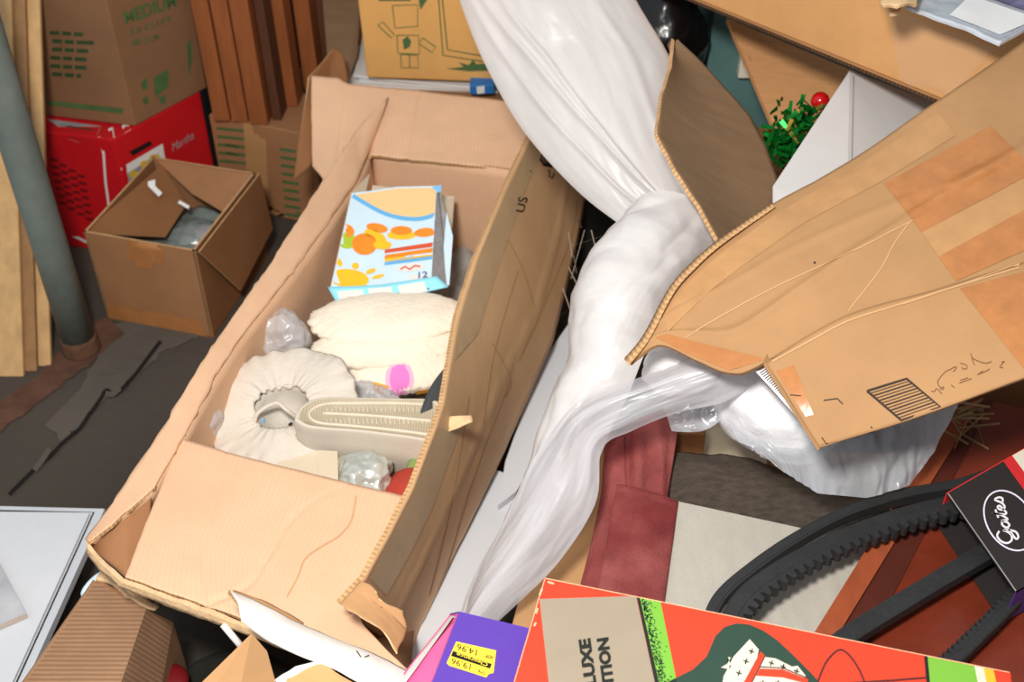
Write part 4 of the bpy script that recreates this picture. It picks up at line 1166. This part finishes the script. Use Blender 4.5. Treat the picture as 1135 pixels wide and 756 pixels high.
lettering('lettering', gb, 'DELUXE', [(665.5, 786), (654.5, 707), (641, 709), (652, 788)], 'game_black', t, 0.055, 0, 0.0011)
lettering('lettering', gb, 'EDITION', [(683.5, 779), (674.5, 706), (661, 708), (670.5, 781)], 'game_black', t, 0.055, 0, 0.0011)
hat = [(725, 775), (738, 757), (768, 742), (783, 728), (793, 705), (803, 695), (816, 691), (830, 692), (846, 699), (862, 710), (880, 727), (897, 744), (912, 760), (920, 775)]
print_poly('printed_scarf', gb, hat, 'game_green', t)
print_poly('printed_cloth', gb, [(798, 775), (802, 750), (813, 728), (831, 708.5), (841, 720), (838, 735), (820, 765), (815, 775)], 'game_white', t, 0.0009)
print_poly('printed_cloth', gb, [(838, 742), (847, 728), (860, 730), (878, 739), (884, 738), (893, 749), (880, 775), (815, 775)], 'game_white', t, 0.0009)
print_poly('printed_cloth', gb, [(799, 740), (806, 736), (810, 729), (807, 728), (811, 742)], 'game_white', t, 0.0009)
print_poly('printed_band', gb, [(843, 722), (848, 727), (833, 757), (826, 775), (812, 775), (824, 757)], 'game_orange', t, 0.0013)
print_poly('printed_band', gb, [(842, 741), (868, 742), (896, 753), (895, 758), (868, 751), (838, 749)], 'game_orange', t, 0.0013)
mk = []
for x, y in ((833, 722), (827, 733), (819, 746), (855, 735), (868, 739), (883, 744), (845, 757), (862, 757)):
    mk += [[(x - 3, y - 1), (x + 3, y + 1)], [(x - 1, y + 3), (x + 1, y - 3)]]
strokes('printed_flower', gb, mk, 1.4, 'game_black', t, 0.0014)
strokes('printed_line', gb, [[(906, 757), (915, 735), (928, 721), (938, 723), (950, 738), (960, 760), (964, 775)]], 2.0, 'game_line', t, 0.0011, 4)
strokes('printed_line', gb, [[(842, 739), (868, 740.5), (896, 752)], [(848, 727), (833, 757), (828, 768)]], 1.2, 'game_line', t, 0.0016)
strokes('printed_line', gb, [[(940, 757), (990, 754), (1027, 751)]], 2.0, 'game_line', t, 0.0011)
print_poly('printed_stripe', gb, [(1024, 725.5), (1028, 726), (1034, 790), (1030, 790)], 'game_black', t, 0.0009)
print_poly('printed_stripe', gb, [(1028, 726.5), (1080, 737), (1090, 790), (1034, 790)], 'game_lime', t)
print_poly('printed_stripe', gb, [(1080, 737), (1090, 739), (1100, 790), (1090, 790)], 'game_white', t)
print_poly('printed_stripe', gb, [(1090, 739), (1101, 741.5), (1112, 790), (1100, 790)], 'yellow_print', t)
strokes('worn_edge', gb, [[(604, 641), (720, 664.5), (860, 693), (1000, 721.3), (1119, 745.4)]], 1.0, 'game_wear', t, 0.0011)
strokes('worn_edge', gb, [[(604, 642), (597, 664), (588, 695), (579, 725), (570, 756)]], 1.0, 'game_wear', t, 0.0011)
strokes('worn_spot', gb, [[(601, 652), (598, 660)], [(596, 674), (594, 680)], [(607, 645), (614, 647)], [(594, 690), (592, 694)]], 2.2, 'game_wear', t, 0.0012)

# ================================================================== RIGHT FLAP CARTON
t = FC = thing('flap_carton', 'big tan carton with taped raised flap and barcode print', 'carton')
ut = smooth_poly(PL([(694, 400, 1.49), (714, 373, 1.50), (742, 322, 1.52), (766, 295, 1.535), (797, 268, 1.55), (857, 226, 1.575), (905, 200, 1.59), (960, 167, 1.60), (1045, 108, 1.62), (1180, 14, 1.65)]), 4)
ub = smooth_poly(PL([(698, 403, 1.485), (730, 381, 1.48), (770, 398, 1.465), (809, 413, 1.45), (841, 405, 1.44), (935, 353, 1.44), (1040, 322, 1.44), (1180, 280, 1.44)]), 4)
def flapd(u, v, p):
    d = 0.0025 * fbm(p, 5)
    d += 0.006 * math.exp(-((v - 0.62 - 0.1 * math.sin(u * 5)) / 0.025) ** 2) * min(1, u * 4)
    d += 0.003 * math.exp(-((v - 0.3 - 0.3 * u) / 0.02) ** 2)
    d += 0.010 * math.sin(v * math.pi) * math.sin(u * math.pi)
    return d
Gu = ruled(ut, ub, 120, 40)
up = surf('raised_flap', Gu, 0.006, 'kraft_plain', t, disp=flapd, rough=0.0006)
ue = PL([(692, 397, 1.492), (713, 371, 1.503), (740, 321, 1.523), (764, 293, 1.538), (796, 265.5, 1.553), (856, 224, 1.578)])
ue2 = PL([(696, 404, 1.475), (718, 376, 1.483), (745, 325, 1.503), (768, 298, 1.518), (799, 270, 1.533), (859, 228, 1.560)])
surf('fluted_edge', ruled(smooth_poly(ue, 6), smooth_poly(ue2, 6), 80, 2), 0.002, 'kraft_edge', t)
lo_t = smooth_poly(PL([(849, 402, 1.432), (935, 351, 1.430), (1040, 320, 1.428), (1180, 277, 1.428)]), 6)
lo_b = smooth_poly(PL([(909, 497, 1.385), (940, 487, 1.375), (990, 472, 1.365), (1040, 455, 1.35), (1135, 420, 1.34), (1180, 404, 1.335)]), 6)
lowp = surf('side_panel', ruled(lo_t, lo_b, 90, 30), 0.005, 'kraft_plain', t, disp=lambda u, v, p: 0.002 * fbm(p, 5) + 0.008 * math.sin(v * math.pi * .9))
backv = V((0.10, 0.42, 0.02))
slab('bottom_panel', [lo_b[0], lo_b[-1], lo_b[-1] + backv, lo_b[0] + backv], 0.006, 'kraft_plain', t, direction=V((0, 0, .006)))
slab('end_panel', [lo_b[0], lo_t[0], lo_t[0] + backv * .3, lo_b[0] + backv * .3], 0.005, 'kraft_plain', t)
both = [up, lowp]
def grid_on(name, on, quad, m, nu=20, nv=12, eps=0.001): return print_grid(name, on, quad, m, t, nu, nv, eps)
grid_on('tape', up, [(980, 204), (1022, 258), (1148, 190), (1098, 140)], 'tape_orange', eps=0.0012)
grid_on('tape', up, [(1040, 285), (1060, 312), (1180, 258), (1150, 225)], 'tape_orange', eps=0.0012)
grid_on('tape', up, [(1022, 258), (1040, 285), (1150, 225), (1140, 195)], 'tape_clear', eps=0.0012)
grid_on('tape', lowp, [(1064, 320), (1140, 415), (1180, 395), (1180, 290)], 'tape_orange', eps=0.0012)
strip('tape', up, [(735, 350), (760, 315), (800, 280), (860, 238), (960, 178), (1040, 125)], [(740, 368), (790, 320), (830, 290), (890, 248), (980, 200), (1060, 150)], 'tape_clear', t)
strip('tape', up, [(726, 374), (760, 391), (808, 411)], [(738, 370), (775, 380), (850, 398)], 'tape_orange', t)
grid_on('tape', lowp, [(860, 412), (893, 462), (902, 460), (880, 405)], 'tape_orange', 8, 6)
strokes('worn_crease', up, [[(760, 374), (800, 350), (860, 318), (940, 281), (1008, 246), (1060, 222), (1100, 203)], [(1008, 246), (990, 272), (975, 300), (940, 345)]], 1.3, 'crease', t, 0.0010, 5)
strokes('worn_crease', lowp, [[(856, 401), (900, 377), (940, 356), (990, 340), (1050, 321), (1130, 297)]], 1.8, 'crease', t, 0.0012, 5)
strokes('worn_crease', lowp, [[(1000, 338), (1060, 318), (1130, 292)]], 1.0, 'crease', t, 0.0012, 5)
q = [(961, 433.6), (1005, 420), (1042, 451), (999, 466)]
strokes('barcode_frame', lowp, [[q[0], q[1], q[2], q[3], q[0]]], 2.6, 'print_black', t, 0.001)
bl = []
for k in range(1, 12):
    f = k / 12
    a = (q[0][0] + (q[3][0] - q[0][0]) * f, q[0][1] + (q[3][1] - q[0][1]) * f); b = (q[1][0] + (q[2][0] - q[1][0]) * f, q[1][1] + (q[2][1] - q[1][1]) * f)
    bl.append([a, ((a[0] + b[0]) / 2, (a[1] + b[1]) / 2), b])
strokes('barcode_bar', lowp, bl[::2], 1.0, 'print_black', t, 0.001); strokes('barcode_bar', lowp, bl[1::2], 1.6, 'print_black', t, 0.001)
strokes('corner_mark', lowp, [[(913, 444), (928, 442), (934, 448)], [(911, 485), (916, 492), (928, 490)], [(961, 481), (970, 478), (965, 473)], [(876, 438), (888, 439)]], 1.3, 'print_black', t, 0.001)
hand = [[(1039, 424), (1041, 420), (1047, 413), (1050, 411), (1053, 410), (1056, 408), (1060, 407), (1058, 411), (1056, 412)], [(1064, 403), (1071, 405), (1071, 409), (1067, 409), (1066, 407)],
        [(1076, 392), (1078, 400), (1080, 405)], [(1077, 397), (1085, 401), (1093, 403), (1099, 401)],
        [(1063, 425), (1077, 420)], [(1064, 422), (1073, 419)], [(1083, 416), (1087, 413), (1090, 412), (1085, 415), (1094, 411), (1097, 409)], [(1110, 402), (1113, 401), (1108, 407), (1112, 408)],
        [(1039, 424), (1042, 430), (1046, 429), (1045, 432), (1042, 431)], [(1054, 427), (1058, 430)], [(1032, 434), (1036, 434), (1038, 431), (1044, 437)]]
strokes('handwriting', lowp, hand, 0.9, 'pen', t, 0.001, 3)
strokes('speck', up, [[(902, 291), (904, 292)]], 2.4, 'print_black', t)

# bag of stuffing below the flap carton
t = SB = thing('stuffing_bag', 'clear plastic bag of white fluffy stuffing under the flap carton', 'bag')
lobe = blob('stuffing', P(868, 447, 1.60), V((0.090, -0.01, -0.01)), V((0.0, 0.075, 0.02)), V((0.0, -0.03, 0.082)), 'stuffing', t, 72, 48, 0.13, 9, 0.03, 40)
G = coons(PL([(842, 502, 1.56), (870, 525, 1.545), (905, 547, 1.54), (960, 552, 1.535), (1008, 538, 1.54)]), PL([(800, 455, 1.60), (860, 400, 1.60), (940, 380, 1.58), (1010, 380, 1.56), (1070, 430, 1.57)]),
          PL([(842, 502, 1.56), (818, 490, 1.57), (800, 455, 1.60)]), PL([(1008, 538, 1.54), (1035, 500, 1.55), (1070, 430, 1.57)]), 90, 60)
def bagd(u, v, p):
    q = V((p.x * 3, p.y * 3, p.z * 3))
    d = 0.022 * math.sin(u * math.pi) * math.sin(v * math.pi)
    d += 0.010 * abs(noise.noise(V((u * 7 + 2 * v, v * 2.2, 1)))) + 0.006 * abs(noise.noise(V((u * 18 + 5 * v, v * 4, 4))))
    return d
surf('bag_film', G, 0.0, 'poly_clear', t, disp=bagd)
lb = ruled(PL([(836, 410, 1.458), (858, 434, 1.448), (882, 461, 1.44)]), PL([(852, 404, 1.462), (872, 425, 1.452), (892, 452, 1.446)]), 16, 4)
lab = surf('barcode_label', lb, 0.0008, 'label_white', t)
bars = []
for k in range(22):
    f = k / 22; x = 842 + f * 42; y = 414 + f * 43
    bars.append([(x, y), (x + 7, y - 5)])
strokes('barcode_bar', lab, bars, 1.1, 'print_black', t, 0.0005)

# ================================================================== PLASTIC SHEETING
t = thing('plastic_sheeting', 'large bright white plastic sheeting hanging down beside the long carton', 'plastic sheet')
left = smooth_poly(PL([(500, -40, 1.98), (511, 5, 1.97), (538, 72, 1.96), (580, 145, 1.94), (640, 212, 1.90), (694, 254, 1.87)]), 8)
right = smooth_poly(PL([(690, -40, 1.96), (705, 0, 1.96), (735, 50, 1.95), (752, 85, 1.93), (762, 130, 1.91), (775, 190, 1.89), (805, 262, 1.87)]), 8)
def sheetd(u, v, p):
    # u runs down the sheet, v across it
    e = math.sin(v * math.pi)
    d = (0.060 - 0.03 * u * u) * e ** 0.7
    d += 0.007 * noise.noise(V((u * 3.0, v * 1.8 + u * 1.5, 0.3))) * e
    d += 0.0025 * abs(noise.noise(V((u * 3.0, v * 7 + 2.5 * u, 5.0)))) * (0.3 + e)
    d += 0.0010 * abs(noise.noise(V((u * 9.0, v * 14, 9.0))))
    for c, s_, w, h in ((0.06, 0.50, 0.020, 0.010), (0.16, 0.42, 0.016, 0.009), (0.02, 0.30, 0.02, 0.007), (0.72, 0.1, 0.03, 0.004)):
        d += h * math.exp(-((v - c - s_ * u) / w) ** 2) * min(1.0, u * 3)
    return d
surf('sheet', ruled(left, right, 160, 80), 0.0, 'poly_sheet', t, disp=sheetd)
# the gathered lower end: a puffed fold that then runs down to the floor
gl_ = smooth_poly(PL([(692, 252, 1.80), (684, 275, 1.79), (654, 316, 1.77), (638, 350, 1.75), (634, 400, 1.73), (616, 440, 1.71), (602, 480, 1.69), (588, 520, 1.68), (562, 578, 1.665), (532, 640, 1.65), (516, 690, 1.64)]), 8)
gr_ = smooth_poly(PL([(815, 255, 1.80), (775, 300, 1.74), (740, 345, 1.69), (716, 392, 1.65), (696, 440, 1.635), (680, 470, 1.635), (668, 500, 1.635), (655, 530, 1.635), (640, 562, 1.63), (602, 622, 1.625), (552, 690, 1.62)]), 8)
tp_ = smooth_poly(PL([(692, 252, 1.80), (708, 234, 1.78), (738, 222, 1.76), (772, 232, 1.77), (815, 255, 1.80)]), 6)
bt_ = [gl_[-1], gr_[-1]]
def gatherd(u, v, p):
    # u across, v down
    e = math.sin(u * math.pi)
    top = max(0.0, 1 - v / 0.42)
    d = (0.016 + 0.028 * math.sin(min(1.0, v / 0.42) * math.pi) * (v < 0.42)) * e
    d += (0.004 + 0.010 * min(1, top * 2)) * abs(noise.noise(V((u * 4 + 1.5 * v, v * 5, 3.0)))) * (0.3 + e)
    q = V((p.x * 13 + p.z * 5, p.y * 9, p.z * 11)) + V(noise.noise_vector(p * 9)) * 0.4
    d += 0.014 * noise.voronoi(q)[0][0] * (0.4 + 0.6 * e) + 0.004 * noise.voronoi(p * 34)[0][0]
    return d
surf('gathered_end', coons(tp_, bt_, gl_, gr_, 70, 190), 0.0, 'poly_sheet', t, disp=gatherd)

t = thing('plastic_film', 'translucent plastic film trailing down from the flap carton to floor', 'plastic film')
cu = smooth_poly(PL([(850, 392, 1.56), (770, 396, 1.56), (710, 418, 1.57), (645, 442, 1.58), (598, 498, 1.60), (560, 575, 1.61), (522, 645, 1.61), (505, 700, 1.60)]), 8)
cl = smooth_poly(PL([(850, 415, 1.53), (805, 445, 1.535), (750, 458, 1.55), (700, 478, 1.56), (668, 498, 1.57), (660, 560, 1.575), (612, 632, 1.575), (545, 697, 1.575)]), 8)
G = ruled(cu, cl, 180, 60)
def filmd(u, v, p):
    e = math.sin(v * math.pi)
    d = 0.03 * e
    d += 0.012 * noise.noise(V((u * 3.0, v * 3, 3.3))) * (.3 + e) + 0.005 * abs(noise.noise(V((u * 4.0, v * 4, 7.0)))) + 0.002 * abs(noise.noise(V((u * 9, v * 11, 2.0))))
    return d
surf('film', G, 0.0, 'poly_film', t, disp=filmd)
G = ruled(smooth_poly(PL([(735, 450, 1.62), (770, 440, 1.62), (815, 420, 1.62)]), 6), smooth_poly(PL([(745, 478, 1.62), (778, 478, 1.61), (806, 462, 1.61)]), 6), 30, 16)
surf('loose_end', G, 0.0, 'poly_clear', t, disp=lambda u, v, p: 0.012 * abs(noise.noise(V((u * 4, v * 8, 1)))))
t = thing('film_pouch', 'white film lump tucked between flap carton edge and trailing film', 'plastic')
blob('lump', P(752, 410, 1.585), V((0.05, 0, 0)), V((0, 0.03, 0)), V((0, 0, 0.035)), 'poly_sheet', t, 40, 24, 0.25, 16, 0.05, 60)
blob('crumple', P(690, 272, 1.90), V((0.03, 0, 0)), V((0, 0.03, 0)), V((0, 0, 0.035)), 'poly_film', t, 30, 18, 0.25, 16)

# dark gap with cobweb twigs
t = thing('dark_gap_block', 'dark block added for the shade in the gap behind the long carton', 'carton')
block('body', V((0.08, 2.17, 0)), V((0.28, 0.0, 0)), V((0.0, 0.5, 0)), V((0, 0, 0.40)), 'dark_stuff', t, 0.004)  # dark filler added to stand for the shade in this gap
t = thing('twig_bundle', 'thin dusty twigs and cobweb in the dark gap', 'twigs'); t['kind'] = 'stuff'
sv = []; sf = []
for k in range(26):
    a = P(random.uniform(630, 672), random.uniform(240, 392), random.uniform(2.02, 2.12)); d = V((random.uniform(-.3, .6), random.uniform(-.3, .6), random.uniform(-.3, .9))).normalized() * random.uniform(.015, .05)
    w = V((0.0007, 0.0, 0.0004)); i = len(sv)
    sv += [a - d - w, a + d - w, a + d + w, a - d + w]; sf += [[i, i + 1, i + 2, i + 3]]
obj('twigs', sv, sf, 'cobweb', t)

# ================================================================== TOP RIGHT
t = thing('brown_flap_sheet', 'dull brown torn cardboard sheet standing beside the white sheeting', 'cardboard')
bl_ = PL([(748, 44, 1.90), (744, 75, 1.84), (733, 108, 1.78), (728, 150, 1.72), (748, 190, 1.69), (775, 230, 1.67), (800, 272, 1.655)])
br_ = PL([(752, 44, 1.91), (785, 75, 1.93), (805, 98, 1.92), (832, 128, 1.90), (850, 160, 1.87), (862, 195, 1.83), (866, 250, 1.78)])
surf('sheet', ruled(bl_, br_, 50, 30), 0.006, 'kraft_grey', t, 'kraft_edge', disp=lambda u, v, p: 0.003 * fbm(p, 6) - 0.012 * math.sin(v * 3.14), rough=0.0015)  # weathered brown, darkened further in place of shade on this face

t = thing('upper_carton', 'orange-brown taped carton resting on the white box at top', 'carton')
c0 = Z(1110, 137, 0.715); c1 = Z(700, -30, 0.715)
ex = c1 - c0; ey = V((ex.y, -ex.x, 0)).normalized() * -0.20
if ey.y < 0: ey = -ey
uc = block('body', c0, ex, ey, V((0, 0, 0.155)), 'kraft_orange', t, 0.003)
slab('bottom_flap', [c0 + V((0, 0, -.001)) - ey * .02, c1 + V((0, 0, -.001)) - ey * .015, c1 + ey * .5 + V((0, 0, -.001)), c0 + ey * .5 + V((0, 0, -.001))], 0.006, 'kraft_brown', t, 'kraft_dark_edge', direction=V((0, 0, -.006)))
gl = print_grid('clear_tape', uc, [(1000, 92), (1050, 112), (1104, 52), (985, 8)], 'tape_glass', t, 20, 12, 0.002)
t = thing('silver_pack', 'shiny silver plastic wrapped pack on the upper carton', 'packet')
za = 0.873
s0 = [(1012, 12), (1108, 47), (1200, 60), (1210, -50), (1060, -50), (1000, -15)]
Gs = coons(ZL([(1004, 8), (1108, 49)], za + .008), ZL([(1040, -60), (1230, -20)], za + .008), ZL([(1004, 8), (1040, -60)], za + .008), ZL([(1108, 49), (1230, -20)], za + .008), 40, 30)
sp_ = surf('wrap', Gs, 0.004, 'silver_pack', t, disp=lambda u, v, p: 0.004 * abs(fbm(p, 12)))
print_grid('label', sp_, [(1052, 18), (1108, 40), (1150, 22), (1075, -4)], 'label_white', t, 12, 8, 0.002)
print_grid('printed_panel', sp_, [(1092, -2), (1150, 18), (1180, 5), (1100, -20)], 'pack_print', t, 12, 8, 0.003)
t = thing('cardboard_scrap', 'torn curled cardboard scrap beside the silver pack', 'cardboard')
surf('scrap', coons(ZL([(978, 6), (992, 14), (1016, 6)], za + .02), ZL([(968, -20), (1028, -22)], za + .035), ZL([(978, 6), (968, -20)], za + .03), ZL([(1016, 6), (1028, -22)], za + .03), 16, 12), 0.004, 'kraft_torn', t, rough=0.002, disp=lambda u, v, p: 0.01 * math.sin(u * 3.1))
slab('tail', ZL([(984, 4), (1000, 4), (997, 13), (987, 14)], za + .012), 0.006, 'kraft_torn', t)

t = thing('white_box', 'white cardboard box wedged under the upper carton', 'box')
A0, A1 = P(942, 78, 1.97), P(938, 250, 1.74)
L0, L1 = P(857, 206, 1.80), P(857, 250, 1.755)
R0, R1 = P(1075, 128, 2.02), P(1070, 250, 1.85)
wl = slab('side_face', [A0, A1, L1, L0], 0.003, 'white_box', t)
wr = slab('front_face', [A0, A1, R1, R0], 0.003, 'white_box', t)
slab('back_face', [L0, L1, R1, R0], 0.003, 'white_box', t)
strokes('fold_line', wr, [[(946, 84), (945, 130), (944, 180)]], 1.2, 'grey_print', t)
strokes('printed_line', wl, [[(928, 128), (929, 136), (928, 151)]], 1.6, 'grey_print', t)

# tinsel and bauble
t = thing('tinsel_garland', 'shiny green and gold tinsel garland beside the white box', 'garland'); 
gv = []; gf = []; ov = []; of = []
rn = random.Random(11)
for k in range(340):
    x = rn.gauss(878, 17); y = 150 + (878 - x) * 0.5 + rn.gauss(0, 16)
    if not (846 < x < 915 and 108 < y < 192): continue
    a = P(x, y, rn.uniform(1.93, 2.03)); d = V((rn.uniform(-1, 1), rn.uniform(-1, 1), rn.uniform(-1, 1))).normalized()
    w = d.cross(V((rn.uniform(-1, 1), rn.uniform(-1, 1), rn.uniform(-1, 1)))).normalized() * 0.0042; d = d * rn.uniform(.007, .013)
    tgt = (ov, of) if (rn.random() < 0.22 and y < 155) else (gv, gf)
    i = len(tgt[0]); tgt[0].extend([a - d - w, a + d - w * .6, a + d + w * .6, a - d + w]); tgt[1].append([i, i + 1, i + 2, i + 3])
g1_ = obj('green_strands', gv, gf, 'tinsel_green', t); g1_['kind'] = 'stuff'
g2_ = obj('gold_strands', ov, of, 'tinsel_gold', t); g2_['kind'] = 'stuff'
tube('wire', smooth_poly([P(852, 165, 1.98), P(870, 150, 1.98), P(890, 140, 1.98), P(915, 122, 1.98)], 5), 0.003, 'tinsel_green', t, 8)
t = thing('red_bauble', 'small red bauble behind the tinsel garland', 'bauble')
blob('ball', P(909, 112, 2.03), V((.016, 0, 0)), V((0, .016, 0)), V((0, 0, .016)), 'bauble', t, 24, 16)
tube('hook', [P(903, 104, 2.03), P(905, 108, 2.03)], 0.004, 'tinsel_gold', t, 8)

t = thing('plywood_board', 'pale orange plywood board leaning behind the white box', 'board')
pb = slab('board', PL([(806, 20, 2.30), (985, 95, 2.22), (930, 190, 2.12), (858, 142, 2.16)]), 0.012, 'plywood', t)
strokes('grain_line', pb, [[(830, 62), (850, 100), (862, 130)], [(838, 60), (862, 105), (876, 132)]], 1.6, 'slat_wood', t)
t = thing('teal_cabinet', 'dull teal painted cabinet behind the plywood board', 'cabinet')
cbo = P(775, 150, 2.56)
block('body', V((cbo.x, cbo.y, 0)), V((0.5, 0.02, 0)), V((0, 0.35, 0)), V((0, 0, 1.25)), 'teal_paint', t, 0.004)
t = thing('cream_switch_box', 'small cream box fixed on the teal cabinet', 'box')
block('body', P(818, 87, 2.45), V((0.024, 0, 0)), V((0, 0.023, 0)), V((0, 0.0, 0.06)), 'card_cream', t, 0.002)
t = thing('black_bag', 'glossy black plastic bag in the dark behind white sheeting', 'bag')
blob('bag_body', P(730, 40, 2.40), V((0.095, 0, 0)), V((0, 0.10, 0)), V((0, 0, 0.13)), 'black_bag', t, 60, 36, 0.22, 8, 0.04, 30)

# ------------------------------------------------------------------ put each thing's origin at its base
bpy.context.view_layer.update()
for r in ROOTS:
    parts = [r] if r.type == 'MESH' else list(r.children_recursive)
    allv = [v for c in parts for v in GEO[c.name][0]]
    lo = V((min(v.x for v in allv), min(v.y for v in allv), min(v.z for v in allv))); hi = V((max(v.x for v in allv), max(v.y for v in allv), 0))
    base = V(((lo.x + hi.x) / 2, (lo.y + hi.y) / 2, lo.z))
    seen = set()
    for c in parts:
        if c.data.name in seen: continue
        seen.add(c.data.name)
        c.data.transform(Matrix.Translation(-base))
    r.location = base
